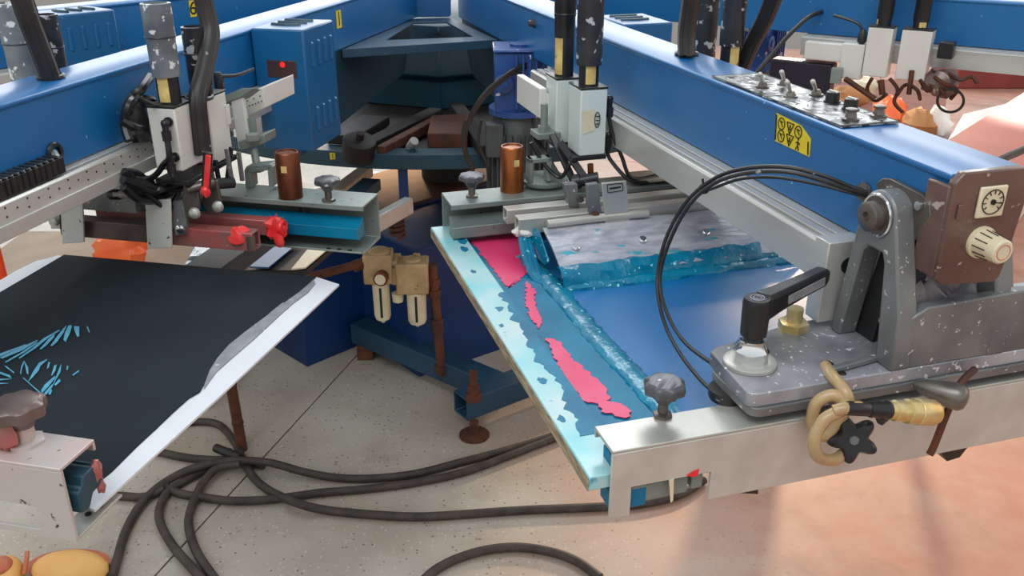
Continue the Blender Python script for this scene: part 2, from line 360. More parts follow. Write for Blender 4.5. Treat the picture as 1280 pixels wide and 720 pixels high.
# ------------------------------------------------------------------ floor
def floor_material():
    m = bpy.data.materials.new('terrazzo_floor'); m.use_nodes = True; t = m.node_tree; b = t.nodes['Principled BSDF']
    b.inputs['Roughness'].default_value = .5
    tcn = N(t, 'ShaderNodeTexCoord'); vec = tcn.outputs['Object']
    def ramp(src, p0, p1, c0, c1):
        r = N(t, 'ShaderNodeValToRGB'); r.color_ramp.elements[0].position = p0; r.color_ramp.elements[1].position = p1
        r.color_ramp.elements[0].color = c0 + (1,); r.color_ramp.elements[1].color = c1 + (1,); t.links.new(src, r.inputs[0]); return r.outputs[0]
    def noise(sc, det=5, rough=.5):
        n = N(t, 'ShaderNodeTexNoise'); n.inputs['Scale'].default_value = sc; n.inputs['Detail'].default_value = det; n.inputs['Roughness'].default_value = rough
        t.links.new(vec, n.inputs['Vector']); return n.outputs['Fac']
    def mix(f, a, bb, blend='MIX'):
        x = N(t, 'ShaderNodeMix', data_type='RGBA', blend_type=blend)
        if isinstance(f, float): x.inputs[0].default_value = f
        else: t.links.new(f, x.inputs[0])
        for i, q in ((6, a), (7, bb)):
            if isinstance(q, tuple): x.inputs[i].default_value = q + (1,)
            else: t.links.new(q, x.inputs[i])
        return x.outputs[2]
    one, zero = (1, 1, 1), (0, 0, 0)
    base = ramp(noise(2.2), .35, .65, lin((176, 166, 150)), lin((202, 194, 180)))
    chips = N(t, 'ShaderNodeTexVoronoi'); chips.inputs['Scale'].default_value = 88; t.links.new(vec, chips.inputs['Vector'])
    sel = N(t, 'ShaderNodeSeparateColor'); t.links.new(chips.outputs['Color'], sel.inputs[0])
    inside = ramp(chips.outputs['Distance'], .28, .36, one, zero)
    wpick = ramp(sel.outputs[0], .66, .9, zero, (.75, .75, .75)); dpick = ramp(sel.outputs[1], .86, .94, zero, (.8, .8, .8))
    def mul(a, bb):
        x = N(t, 'ShaderNodeMath', operation='MULTIPLY'); t.links.new(a, x.inputs[0]); t.links.new(bb, x.inputs[1]); return x.outputs[0]
    c = mix(mul(inside, wpick), base, lin((214, 206, 194)))
    c = mix(mul(inside, dpick), c, lin((104, 96, 88)))
    # pinkish drifts on the right: dusty tint with warm sunlight painted into it
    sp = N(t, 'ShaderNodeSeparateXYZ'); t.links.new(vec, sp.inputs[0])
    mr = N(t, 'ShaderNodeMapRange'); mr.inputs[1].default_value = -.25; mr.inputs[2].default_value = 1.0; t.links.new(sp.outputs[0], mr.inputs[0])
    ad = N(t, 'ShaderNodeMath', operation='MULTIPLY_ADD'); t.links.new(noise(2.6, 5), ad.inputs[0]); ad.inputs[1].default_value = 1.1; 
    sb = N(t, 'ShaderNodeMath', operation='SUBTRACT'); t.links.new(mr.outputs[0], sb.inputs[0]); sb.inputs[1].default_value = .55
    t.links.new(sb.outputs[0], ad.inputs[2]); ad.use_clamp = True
    warm_tint = ramp(noise(7, 6, .6), .3, .7, lin((190, 128, 102)), lin((200, 152, 130)))
    c = mix(ad.outputs[0], c, warm_tint)
    grime = ramp(noise(1.7, 6, .65), .54, .74, zero, (.6, .6, .6))
    c = mix(grime, c, lin((116, 100, 84)))
    t.links.new(c, b.inputs['Base Color'])
    bp = N(t, 'ShaderNodeBump'); bp.inputs['Strength'].default_value = .12; bp.inputs['Distance'].default_value = .003
    t.links.new(noise(40, 4), bp.inputs['Height']); t.links.new(bp.outputs[0], b.inputs['Normal'])
    return m
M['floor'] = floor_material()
M['seam'] = mat('seam_grout', (58, 52, 46), .9)
A_ = PZ(I4, 0, 438, 453); B_ = PZ(I4, 0, 285, 620)
sd = (B_ - A_).normalized(); sn = Vector((-sd.y, sd.x, 0))
fm = MB(); bmf = MB()
SL = 2.4
for i in range(-3, 4):
    for j in range(-3, 4):
        o = A_ + sd * (i * SL - .55) + sn * (j * SL); g = .003
        q = [o + sd * g + sn * g, o + sd * (SL - g) + sn * g, o + sd * (SL - g) + sn * (SL - g), o + sd * g + sn * (SL - g)]
        fm.add([p for p in q] + [p - Vector((0, 0, .02)) for p in q], [(0, 1, 2, 3), (4, 7, 6, 5), (0, 4, 5, 1), (1, 5, 6, 2), (2, 6, 7, 3), (3, 7, 4, 0)])
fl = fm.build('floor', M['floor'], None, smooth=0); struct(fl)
fl.data.transform(Matrix.Translation(fl.location)); fl.location = (0, 0, 0)
q = [A_ + sd * a + sn * b for a, b in ((-7.5, -7), (9, -7), (9, 9.5), (-7.5, 9.5))]
bmf.add([p + Vector((0, 0, -.006)) for p in q] + [p - Vector((0, 0, .04)) for p in q], [(0, 1, 2, 3), (4, 7, 6, 5), (0, 4, 5, 1), (1, 5, 6, 2), (2, 6, 7, 3), (3, 7, 4, 0)])
sb_ = bmf.build('trim_1', M['seam'], fl)

# ------------------------------------------------------------------ printing arms
def text_mesh(mb, body, org, right, up, size, thick):
    # raised characters built from the built-in font, placed at org in the frame of mb
    cu = bpy.data.curves.new('characters', 'FONT'); cu.body = body; cu.size = size; cu.align_x = 'CENTER'; cu.align_y = 'CENTER'
    to = bpy.data.objects.new('characters', cu); COL.objects.link(to)
    dg = bpy.context.evaluated_depsgraph_get(); me = bpy.data.meshes.new_from_object(to.evaluated_get(dg))
    right = Vector(right).normalized(); up = Vector(up).normalized(); nr = right.cross(up); org = Vector(org)
    mb.add([org + right * v.co.x + up * v.co.y + nr * thick for v in me.vertices], [tuple(p.vertices) for p in me.polygons])
    bpy.data.objects.remove(to); bpy.data.curves.remove(cu); bpy.data.meshes.remove(me)
ZT, ZB = 1.35, 1.224
def print_arm(F, label, u0, u1, rv0=-.103, rv1=.103, rail_end=2.708, rail_start=1.45):
    t = thing('press_beam', label, 'press arm', F, (u1, 0, ZB), 'radiating arms of the press')
    b = MB(F); b.prism([(-.05, ZB), (.05, ZB), (.05, ZT - .010), (.053, ZT - .007), (.053, ZT - .002), (.050, ZT), (-.050, ZT), (-.053, ZT - .002), (-.053, ZT - .007), (-.05, ZT - .010)], 'u', u0, u1)
    b.build('beam', M['blue'], t, .0015)
    r = MB(F); zt = 1.2235; zb = 1.166
    def prof(v, s): return [(v, zt), (v + s * .006, zt), (v + s * .006, zt - .004), (v + s * .011, zt - .004), (v + s * .011, zt)]
    left = [(rv0, zb), (rv0, zt - .006), (rv0 + .004, zt - .002), (rv0 + .010, zt - .002), (rv0 + .010, zt - .008), (rv0 + .016, zt - .008), (rv0 + .016, zt - .001), (rv0 + .03, zt - .001), (rv0 + .03, zt - .006), (rv0 + .035, zt - .006), (rv0 + .035, zt - .001)]
    right = [(rv1 - (p - rv0), z) for p, z in left][::-1]
    poly = left + right
    r.prism(poly, 'u', rail_start, rail_end - .028); r.build('rail', M['alurail'], t, .0008)
    e = MB(F); e.box((rail_end - .03, rv0, 1.11), (rail_end, rv1, 1.2245)); eb = e.build('rail_end_block', M['alurail'], t, .0015)
    h = MB(F)
    for vv in (rv0 + .034, rv1 - .034): h.cyl((rail_end - .001, vv, 1.19), (rail_end + .0012, vv, 1.19), .011, n=18)
    h.build('bolt_hole', M['dark'], eb)
    return t
armR = print_arm(FR, 'nearest blue press arm at right with switch panel, gauge and yellow warning sticker', .47, 2.836)
armL = print_arm(FL, 'blue press arm at left marked 1, running out past the left edge', .47, 2.836, -.08, .08)
arm6 = print_arm(F6, 'blue press arm marked 6 at upper left, behind the arm marked 1', .47, 2.836)
armB = print_arm(FB, 'blue press arm across the upper right corner behind the switch panel', .47, 2.836)

# end plate with gauge and knob on the near arm
ep = MB(FR)
ep.prism([(-.056, 1.226), (-.046, 1.217), (.030, 1.212), (.038, 1.218), (.041, 1.232), (.0495, 1.31), (.049, 1.325), (.043, 1.349), (.035, 1.3545), (-.046, 1.3545), (-.056, 1.343)], 'u', 2.8365, 2.848)
ep.box((2.806, -.0575, 1.226), (2.842, -.0505, 1.338))
epo = ep.build('end_plate', M['maroon'], armR, .002)
g = MB(FR); g.box((2.848, -.022, 1.299), (2.8525, .0155, 1.3365)); go = g.build('gauge', M['cream'], epo, .002); go['label'] = 'square cream gauge with a round dial'
gd = MB(FR); gd.torus((2.853, -.003, 1.318), (1, 0, 0), .0145, .0007, 28, 6)
for k in range(9):
    a = math.radians(-40 + k * 32)
    gd.bar((2.853, -.003 + .0095 * math.cos(a), 1.318 + .0095 * math.sin(a)), (2.853, -.003 + .0132 * math.cos(a), 1.318 + .0132 * math.sin(a)), .0008, .0012, (1, 0, 0))
gd.cyl((2.8525, -.003, 1.318), (2.8545, -.003, 1.318), .0032, n=14); gd.build('dial_ring', M['labelink'], go)
nd = MB(FR); nd.bar((2.8548, -.003, 1.318), (2.8548, .0085, 1.316), .0012, .0012, (1, 0, 0)); nd.build('needle', M['labelink'], go)
k = MB(FR); k.rev((2.848, -.004, 1.268), (1, 0, 0), [(0, .0195), (.004, .0195), (.0045, .0165), (.034, .0145), (.036, .0125)], 28); ko = k.build('knob', M['cream'], epo, 0); ko['label'] = 'round cream control knob'
kr = MB(FR)
for q in range(12):
    a = 2 * math.pi * q / 12
    kr.bar((2.854, -.004 + .0168 * math.cos(a), 1.268 + .0168 * math.sin(a)), (2.872, -.004 + .0157 * math.cos(a), 1.268 + .0157 * math.sin(a)), .001, .0008, (0, math.cos(a), math.sin(a)))
kr.build('grip_lines', M['labelink'], ko)
kc = MB(FR); kc.torus((2.884, -.004, 1.268), (1, 0, 0), .009, .0006, 20, 6); kc.build('cap_ring', M['orangedark'], ko)
sq = MB(FR); sq.box((2.848, -.047, 1.300), (2.851, -.040, 1.318)); sq.build('button', M['maroon'], epo, .001)
# switch panel
pu0, pu1, pv0, pv1 = 2.262, 2.622, -.046, .046
p = MB(FR); p.box((pu0, pv0, 1.3505), (pu1, pv1, 1.3535)); po = p.build('switch_panel', M['panel'], armR, .001)
pm = MB(FR); zz = 1.3538
for (a, b_, c_, d_) in ((pu0, pv0, pu1, pv0 + .002), (pu0, pv1 - .002, pu1, pv1), (pu0, pv0, pu0 + .002, pv1), (pu1 - .004, pv0, pu1, pv1), (2.43, pv0, 2.4315, pv1)): pm.box((a, b_, zz - .0008), (c_, d_, zz))
rnd = random.Random(3)
for q in range(26):
    uu_ = rnd.uniform(pu0 + .01, pu1 - .02); v_ = rnd.uniform(pv0 + .008, pv1 - .012); a = rnd.uniform(0, 3.1); L_ = rnd.uniform(.006, .018)
    pm.bar((uu_, v_, zz - .0004), (uu_ + L_ * math.cos(a), v_ + L_ * math.sin(a), zz - .0004), rnd.uniform(.0012, .003), .0008)
pm.build('panel_print', M['labelink'], po)
def toggle(px, py, tipx, tipy):
    c = PZ(FR, 1.3536, px, py)
    b = MB(FR); b.rev(c, (0, 0, 1), [(0, .011), (.002, .011), (.0022, .008), (.006, .007), (.009, .005)], 14); to = b.build('toggle_switch', M['steel'], po)
    tip = PZ(FR, 1.3836, tipx, tipy)
    l = MB(FR); l.cyl(c + Vector((0, 0, .006)), tip, .0022, .0038, 12); l.blob(tip, (.0038, .0038, .0038), 10, 0); l.build('lever', M['alu'], to)
for a in ((953, 109, 950, 93), (980, 106, 977, 90), (988, 121, 984, 103), (1020, 119, 1016, 102)): toggle(*a)
for px, py in ((1040, 127), (1063, 136)):
    c = PZ(FR, 1.3536, px, py); b = MB(FR); b.rev(c, (0, 0, 1), [(0, .0125), (.002, .0125), (.002, .0105), (.014, .0098), (.015, .0085)], 18); ro = b.build('rotary_knob', M['black'], po)
    h = MB(FR); h.bar(c + Vector((-.009, 0, .0155)), c + Vector((.009, 0, .0155)), .003, .002); h.build('pointer', M['white'], ro)
for px, py in ((1063, 150), (1098, 146)):
    c = PZ(FR, 1.3536, px, py); b = MB(FR); b.rev(c, (0, 0, 1), [(0, .0115), (.0025, .0115), (.004, .008), (.012, .0062), (.0125, .0085), (.0155, .0085), (.016, .007)], 18); b.build('push_button', M['steel'], po)
# warning sticker
st = MB(FR)
corn = [PV(FR, -.0503, *q) for q in ((971, 141), (1002, 157), (1014, 174), (1012, 196), (969, 176))]
st.flat(corn, .0008, (0, -1, 0)); so = st.build('warning_sticker', M['yellow'], armR, smooth=0); so['label'] = 'yellow warning sticker with black pictograms'
si = MB(FR)
def SP(fu, fz):     # position on the sticker
    a = corn[0].lerp(corn[1], fu / .75) ; b_ = corn[4].lerp(corn[3], fu); q = b_.lerp(a, fz); q.y = -.0515; return q
for fz in (.72, .28):
    for fu, kind in ((.2, 'o'), (.48, 't'), (.74, 'p')):
        c = SP(fu * .92, fz)
        if kind == 'o' or (kind == 'p' and fz > .5): si.torus(c, (0, 1, 0), .0085, .0009, 20, 5); si.bar(c + Vector((-.004, 0, .004)), c + Vector((.004, 0, -.004)), .0012, .0012, (0, 1, 0)); si.bar(c + Vector((-.004, 0, .003)), c + Vector((.004, 0, .003)), .0012, .0012, (0, 1, 0))
        elif kind == 't':
            P3 = [c + Vector((-.009, 0, .007)), c + Vector((.009, 0, .007)), c + Vector((0, 0, -.009))]
            for i in range(3): si.bar(P3[i], P3[(i + 1) % 3], .0013, .0013, (0, 1, 0))
            si.bar(c + Vector((0, 0, .004)), c + Vector((0, 0, -.003)), .0025, .0013, (0, 1, 0))
        else:
            si.blob(c + Vector((0, 0, .007)), (.002, .0008, .002), 8, 0)
            for d in ((0, .004, 0, -.002), (0, -.002, .004, -.009), (0, -.002, -.004, -.009), (0, .003, .005, .0), (0, .003, -.005, .001)):
                si.bar(c + Vector((d[0], 0, d[1])), c + Vector((d[2], 0, d[3])), .0015, .0013, (0, 1, 0))
a0 = SP(.02, .95); a1 = SP(.02, .05); si.bar(a0, a1, .0022, .0012, (0, 1, 0)); a0 = SP(.97, .55); a1 = SP(.97, .05); si.bar(a0, a1, .0022, .0012, (0, 1, 0))
si.build('pictograms', M['labelink'], so)
# pivot flange, grommets, number plates
fp = MB(FR); ol = [PV(FR, -.0505, *q) for q in ((1102, 228), (1110, 222), (1120, 223), (1160, 243), (1169, 255), (1170, 270), (1150, 300), (1108, 290))]
fp.flat(ol, .008, (0, -1, 0)); fo = fp.build('pivot_flange', M['steel'], armR, .001)
for px, py in ((1108, 236), (1150, 257)):
    fb = MB(FR); c = PV(FR, -.059, px, py); fb.cyl(c, c + Vector((0, -.004, 0)), .0055, n=12); fb.build('bolt', M['chrome'], fo)
gm = MB(FR); c = PV(FR, -.051, 1081, 240); gm.rev(c, (0, -1, 0), [(0, .013), (.003, .013), (.004, .009), (.008, .008)], 16); gm.build('cable_gland', M['steel'], armR)
def grommet(F, arm, px, py):
    c = PZ(F, ZT, px, py); g = MB(F); g.torus(c + Vector((0, 0, .003)), (0, 0, 1), .019, .0045, 24, 8); g.build('grommet', M['black'], arm); return c
gR = grommet(FR, armR, 858, 69); gL = grommet(FL, armL, 64, 98)
gs = MB(FL); c = PV(FL, .0505, 67, 191); gs.torus(c + Vector((0, .003, 0)), (0, 1, 0), .014, .004, 20, 8); gs.build('grommet', M['black'], armL)
bo = MB(FR); c = PV(FR, -.0505, 668, 29); bo.rev(c, (0, -1, 0), [(0, .012), (.006, .012), (.006, .008), (.016, .008)], 6); bo.build('bolt', M['steel'], armR)
def number_plate(F, arm, v, px0, py0, px1, py1, txt):
    a = PV(F, v, px0, py0); b_ = PV(F, v, px1, py1); lo = Vector((min(a.x, b_.x), v, min(a.z, b_.z))); hi = Vector((max(a.x, b_.x), v, max(a.z, b_.z)))
    m = MB(F); m.box((lo.x, v, lo.z), (hi.x, v + .0012, hi.z)); o = m.build('number_plate', M['yellow'], arm, smooth=0); o['label'] = 'yellow plate with the black number ' + txt
    d = MB(F); c = (lo + hi) / 2; text_mesh(d, txt, (c.x, v + .0013, c.z), (-1, 0, 0), (0, 0, 1), (hi.z - lo.z) * 1.15, .0006); d.build('digit', M['labelink'], o, smooth=0)
number_plate(FL, armL, .0505, 419.5, 14, 427, 34, '1')
number_plate(F6, arm6, .0505, 235.5, 1, 246, 20.5, '6')
rl = MB(FL); rl.box((1.46, .0802, 1.167), (2.675, .0850, 1.1905)); rl.build('rail_ledge', M['alurail'], armL, .0012)
# graduation holes along the left arm's rail
gh = MB(FL)
for k_ in range(34):
    u_ = 2.0 + k_ * .0235
    for z_ in ((1.213, 1.199) if k_ % 2 else (1.206,)): gh.cyl((u_, .0795, z_), (u_, .0806, z_), .0017, n=8)
gh.build('graduation_marks', M['labelink'], armL, smooth=0)

# ------------------------------------------------------------------ control boxes
def control_box(F, label, window):
    t = thing('control_box', label, 'electrical box', F, (1.57, .1155, 1.075), 'blue boxes on the arms')
    b = MB(F); b.box((1.485, .0535, 1.075), (1.655, .18, 1.352)); bo_ = b.build('housing', M['boxblue'], t, .004)
    s = MB(F)
    for k_ in range(3):
        u_ = 1.52 + k_ * .035; s.tube([(u_, .075, 1.3518), (u_ + .008, .11, 1.3524), (u_, .145, 1.3518)], .005, 8, 5)
    s.build('vent_slot', M['teal'], bo_)
    for zc in (1.292, 1.145):
        l = MB(F)
        for k_ in range(4):
            u_ = 1.51 + k_ * .035; l.rev((u_, .179, zc), (0, 0, 1), [(-.03, .002), (-.026, .006), (.026, .006), (.03, .001)], 10)
        l.build('louvre', M['boxblue'], bo_)
    if window:
        a = PU(F, 1.6552, 333, 75); c = PU(F, 1.6552, 372, 98)
        fr_ = MB(F); fr_.box((1.654, a.y, c.z), (1.6565, c.y, a.z)); wo = fr_.build('window', M['redglass'], t, .001); wo['label'] = 'small dark window with a red indicator lit inside'
        ld = MB(F); q = PU(F, 1.6568, 353, 81); ld.rev(q - Vector((.001, 0, 0)), (1, 0, 0), [(0, .0065), (.0016, .006), (.002, .004)], 18); ld.build('indicator', M['led'], wo)
    return t
control_box(FL, 'blue box with red-lit window on the arm marked 1', True)
control_box(FR, 'blue box with slotted top showing behind the near right arm', False)
control_box(F6, 'blue box with slotted top at upper left on the arm marked 6', False)
# ------------------------------------------------------------------ print heads
def valve_unit(t, F, ua, ub, va, vb, z0, z1, rod_top, tube, tmat, bmat, label_face=1, ncut=None):
    # one enamelled block with its gasket, rod, label and long sleeve
    b = MB(F); b.box((ua, min(va, vb), z0), (ub, max(va, vb), z1)); bo_ = b.build('valve_block', bmat, t, .0025)
    g = MB(F); g.box((ua - .001, min(va, vb) - .001, z1), (ub + .001, max(va, vb) + .001, z1 + .004)); g.build('gasket', M['black'], bo_, .001)
    uc, vc = (ua + ub) / 2, (va + vb) / 2
    c = MB(F); c.cyl((uc, vc, z1 + .003), (uc, vc, rod_top), .0195, n=22); co = c.build('cylinder', M['black'], t)
    s = MB(F); r, zt_ = tube
    s.rev((uc, vc, rod_top - .006), (0, 0, 1), [(0, r * .97), (.012, r), ((zt_ - rod_top) * .5, r * 1.0), ((zt_ - rod_top) * .52, r * 1.04), (zt_ - rod_top, r * 1.04), (zt_ - rod_top + .001, r * .82), (zt_ - rod_top - .012, r * .80)], 26)
    so_ = s.build('sleeve', tmat, co)
    rg = MB(F); rg.torus((uc, vc, rod_top + (zt_ - rod_top) * .5), (0, 0, 1), r * 1.02, .0016, 24, 6); rg.build('band', M['black'], so_)
    l = MB(F); rr = .0200; a0 = math.radians(label_face); n = 8; gr = []
    for zz_ in (rod_top - .006, z1 + .007):
        gr.append([(uc + rr * math.cos(a0 + (k - n / 2) * .13), vc + rr * math.sin(a0 + (k - n / 2) * .13), zz_) for k in range(n + 1)])
    vs = [p for row in gr for p in row]
    l.add(vs, [(k, k + 1, n + 2 + k, n + 1 + k) for k in range(n)]); l.build('label', M['oldlabel'], co)
    return bo_, co
def elbow(t, F, p, d, down=.03, r=.006):
    m = MB(F); p = Vector(p); d = Vector(d).normalized()
    m.rev(p, d, [(0, .0085), (.004, .0085), (.004, r), (.014, r)], 14); m.blob(p + d * .015, (.0075, .0075, .0075), 10, 0)
    m.cyl(p + d * .015, p + d * .015 + Vector((0, 0, -down)), .0062, .0055, 12); m.cyl(p + d * .015 + Vector((0, 0, -down * .45)), p + d * .015 + Vector((0, 0, -down)), .0085, .008, 12)
    m.build('air_fitting', M['black'], t); return p + d * .015 + Vector((0, 0, -down))

# right head ----------------------------------------------------------------
headR = thing('print_carriage', 'pale grey print head with two black cylinders, left of the near right arm', 'print head', FR, (2.0, -.155, 1.11), 'print heads')
b1, c1 = valve_unit(headR, FR, 1.945, 2.012, -.183, -.128, 1.157, 1.287, 1.335, (.0255, 1.60), M['blacktape'], M['ltblue'], -8)
b2, c2 = valve_unit(headR, FR, 1.842, 1.908, -.196, -.142, 1.157, 1.287, 1.372, (.021, 1.452), M['black'], M['ltblue'], -60)
lg = MB(FR); pts = [(2.0135, -.148 + .0055 * math.cos(a), 1.228 + .015 * math.sin(a)) for a in [2 * math.pi * q / 24 for q in range(24)]]
lg.tube(pts, .0008, 5, 1, True)
for dz in (.007, -.001, -.008):
    lg.bar((2.0135, -.151, 1.228 + dz), (2.0135, -.145, 1.228 + dz), .0012, .004, (1, 0, 0))
lg.build('oval_emblem', M['labelink'], b1, smooth=0)
pb = MB(FR); pb.flat([PU(FR, 2.0125, *q) for q in ((727, 140), (743, 136), (743, 163), (728, 168))], .0006, (1, 0, 0)); pb.build('paper_label', M['cream'], b1, smooth=0)
sl = MB(FR); sl.box((1.70, -.216, 1.20), (1.86, -.200, 1.262)); sl.box((1.83, -.2, 1.2), (1.86, -.11, 1.25)); sl.build('slide_plate', M['white'], headR, .002)
bp = MB(FR); bp.box((1.83, -.198, 1.148), (2.014, -.126, 1.1565)); bp.build('bottom_plate', M['black'], headR, .001)
e1 = elbow(headR, FR, (1.985, -.128, 1.262), (.35, 1, 0), .036)
e2 = elbow(headR, FR, (1.985, -.128, 1.19), (.35, 1, 0), .03)
def tube_px(F, axis, pts, r, n=8, sub=6):
    m = MB(F); m.tube([PP(F, axis, d, px, py) for px, py, d in pts], r, n, sub); return m
m = MB(FR); m.tube([e1, e1 + Vector((.004, .006, -.03)), e1 + Vector((.02, .022, -.075)), (2.02, -.07, 1.105), (2.0, .0, 1.10)], .0042, 8); m.build('air_tube', M['black'], headR)
m = MB(FR); m.tube([e2, e2 + Vector((.006, .006, -.022)), (2.03, -.07, 1.10), (2.01, .02, 1.095)], .0042, 8); m.build('air_tube', M['black'], headR)
# hanging linkage
for pts_ in (((690, 168, 1.93), (722, 238, 2.0)), ((668, 172, 1.87), (698, 222, 1.95)), ((700, 178, 1.96), (735, 228, 2.05))):
    a, b_ = [PU(FR, d, x, y) for x, y, d in pts_]; m = MB(FR); m.bar(a, b_, .014, .01, (1, 0, 0)); m.build('link_arm', M['black'], headR, .002)
m = MB(FR); m.tube([PU(FR, 1.97, 664, 178), PU(FR, 1.98, 680, 205), PU(FR, 2.0, 700, 222), PU(FR, 2.02, 712, 205)], .004, 7); m.build('air_tube', M['black'], headR)
m = MB(FR)
c = PU(FR, 2.03, 716, 228); d = PU(FR, 2.05, 748, 222); m.cyl(c, d, .0115, n=16); m.cyl(c, c.lerp(d, .3), .015, n=16); m.build('pivot_shaft', M['black'], headR)
m = MB(FR); a = PU(FR, 2.03, 738, 205); m.cyl(a, PU(FR, 2.03, 739, 232), .006, n=12); m.build('copper_pin', M['copper'], headR)
# rod and nut beside the block
a = PU(FR, 1.90, 680, 163); m = MB(FR); m.cyl(a, a + Vector((0, 0, .055)), .0075, n=14); m.rev(a + Vector((0, 0, -.002)), (0, 0, 1), [(0, .014), (.012, .014)], 6); m.build('threaded_rod', M['alugreen'], headR)
m = MB(FR); m.box((a.x - .03, a.y - .02, a.z - .014), (a.x + .02, a.y + .03, a.z - .002)); m.build('rod_bracket', M['alugreen'], headR, .001)

def clamp_plate(t, F, quad, u, du, mt, name='lift_plate'):
    m = MB(F); m.flat([PU(F, u, *q) for q in quad], du, (-1, 0, 0)); return m.build(name, mt, t, .0012)
# squeegee and flood bar of the near right arm -------------------------------
sqR = thing('squeegee', 'pair of grey square bars with upright plates above the blue screen', 'squeegee', FR, (2.11, -.15, 1.05), 'squeegee assemblies')
m = MB(FR); m.square_tube((2.083, -.357, 1.077), (2.083, .20, 1.077), .028, .028, .004); m.build('squeegee_bar', M['alu'], sqR, .0015)
m = MB(FR); m.square_tube((2.136, -.350, 1.075), (2.136, .20, 1.075), .028, .030, .004); m.build('flood_bar', M['alu'], sqR, .0015)
m = MB(FR); m.blob((2.138, -.335, 1.062), (.017, .022, .011), 12, .2, 4); m.build('ink_residue', M['whitesheet'], sqR)
o = clamp_plate(sqR, FR, ((752, 229), (783, 226), (788, 281), (758, 287)), 2.168, .004, M['alu']); o['label'] = 'plain grey upright plate with a printed mark'
m = MB(FR); q = [PU(FR, 2.1685, *z_) for z_ in ((759, 231), (778, 229), (779, 238), (760, 241))]
for i in range(4): m.bar(q[i], q[(i + 1) % 4], .0012, .0012, (1, 0, 0))
m.bar(q[0].lerp(q[3], .5) + Vector((0, .004, 0)), q[1].lerp(q[2], .5) - Vector((0, .004, 0)), .003, .0012, (1, 0, 0)); m.build('printed_mark', M['labelink'], o, smooth=0)
clamp_plate(sqR, FR, ((734, 231), (748, 229), (752, 263), (757, 272), (740, 276), (735, 256)), 2.158, .012, M['cast'], 'bracket')
clamp_plate(sqR, FR, ((706, 231), (722, 230), (724, 259), (712, 259)), 2.10, .02, M['cast'], 'bracket')
m = MB(FR); c = PU(FR, 2.162, 744, 269); m.rev(c, (1, 0, 0), [(-.004, .008), (.004, .008), (.006, .005)], 6); m.build('bolt', M['rust'], sqR)
m = MB(FR); c = PU(FR, 2.115, 725, 249); m.rev(c, (1, 0, 0), [(-.004, .007), (.004, .007)], 6); m.build('bolt', M['steel'], sqR)
fbR = thing('flood_blade', 'wide ink-streaked metal flood blade leaning into the blue ink', 'flood blade', FR, (2.22, -.1, 1.03))
m = MB(FR); rows = []
for z_, u_ in ((1.074, 2.160), (1.071, 2.172), (1.056, 2.214), (1.045, 2.240), (1.034, 2.262), (1.022, 2.276)):
    rows.append([(u_ + random.uniform(-.002, .002), -.308 + .028 * k_, z_ + random.uniform(-.0012, .0012)) for k_ in range(18)])
m.sheet(rows, .004, (.5, 0, .8)); m.build('blade', M['flood'], fbR)
m = MB(FR); m.tube([(2.164, -.300, 1.081), (2.164, -.19, 1.083), (2.164, -.10, 1.0815)], .0075, 10, 4); m.build('top_edge_roll', M['alu'], fbR)
for v_ in (-.266, -.136, -.008):
    c = Vector((2.224, v_, 1.0545)); m = MB(FR); m.rev(c, (.45, 0, .9), [(0, .0075), (.003, .0075), (.0045, .006)], 12); m.build('bolt_head', M['chrome'], fbR)
m = MB(FR); m.flat([(2.13, -.325, 1.07), (2.17, -.32, 1.075), (2.225, -.318, 1.035), (2.215, -.322, 1.022), (2.16, -.325, 1.022)], .003, (0, 1, 0)); m.build('end_cheek', M['tealink'], fbR, .002)
m = MB(FR)
for k_ in range(3): m.tube([(2.142 + .004 * k_, -.330 - .008 * k_, 1.052), (2.185, -.334 - .008 * k_, 1.030 + .002 * k_), (2.235, -.336 - .006 * k_, 1.0085), (2.262, -.336, 1.007)], .006, 7, 4)
m.build('wet_ink_string', M['tealink'], fbR)
m = MB(FR); rnd = random.Random(5); rows = []
for dz, du in ((.030, -.012), (.034, .004), (.024, .016), (.012, .022), (.001, .026)):
    rows.append([(2.266 + du + rnd.uniform(-.006, .006) - .012 * k_ / 30, -.312 + .0145 * k_, 1.004 + dz + rnd.uniform(-.002, .002)) for k_ in range(31)])
m.sheet(rows, .003, (0, 0, 1)); m.build('ink_ridge', M['tealink'], fbR)

# left head -----------------------------------------------------------------
headL = thing('print_carriage', 'white print head with dusty cylinders and thick black hose beside the arm marked 1', 'print head', FL, (2.1, .135, 1.13), 'print heads')
b1, c1 = valve_unit(headL, FL, 2.092, 2.160, .110, .164, 1.176, 1.289, 1.345, (.0245, 1.468), M['greytape'], M['white'], 5)
b2, c2 = valve_unit(headL, FL, 1.99, 2.058, .114, .168, 1.160, 1.285, 1.31, (.0225, 1.415), M['blacktape'], M['white'], 20)
e1 = elbow(headL, FL, PU(FL, 2.161, 211, 152), (1, .1, 0), .03)
m = MB(FL); m.tube([e1, e1 + Vector((.003, 0, -.03)), PU(FL, 2.17, 205, 205), PU(FL, 2.16, 190, 222), PU(FL, 2.1, 160, 228)], .0055, 8); m.build('air_tube', M['black'], headL)
e2 = elbow(headL, FL, PU(FL, 2.161, 220, 196), (1, -.2, 0), .024)
m = MB(FL); m.tube([e2, e2 + Vector((0, 0, -.015)), PU(FL, 2.16, 203, 228), PU(FL, 2.12, 185, 240)], .005, 8); m.build('air_tube', M['black'], headL)
m = MB(FL); m.box((1.98, .106, 1.150), (2.163, .172, 1.159)); m.build('bottom_plate', M['black'], headL, .001)
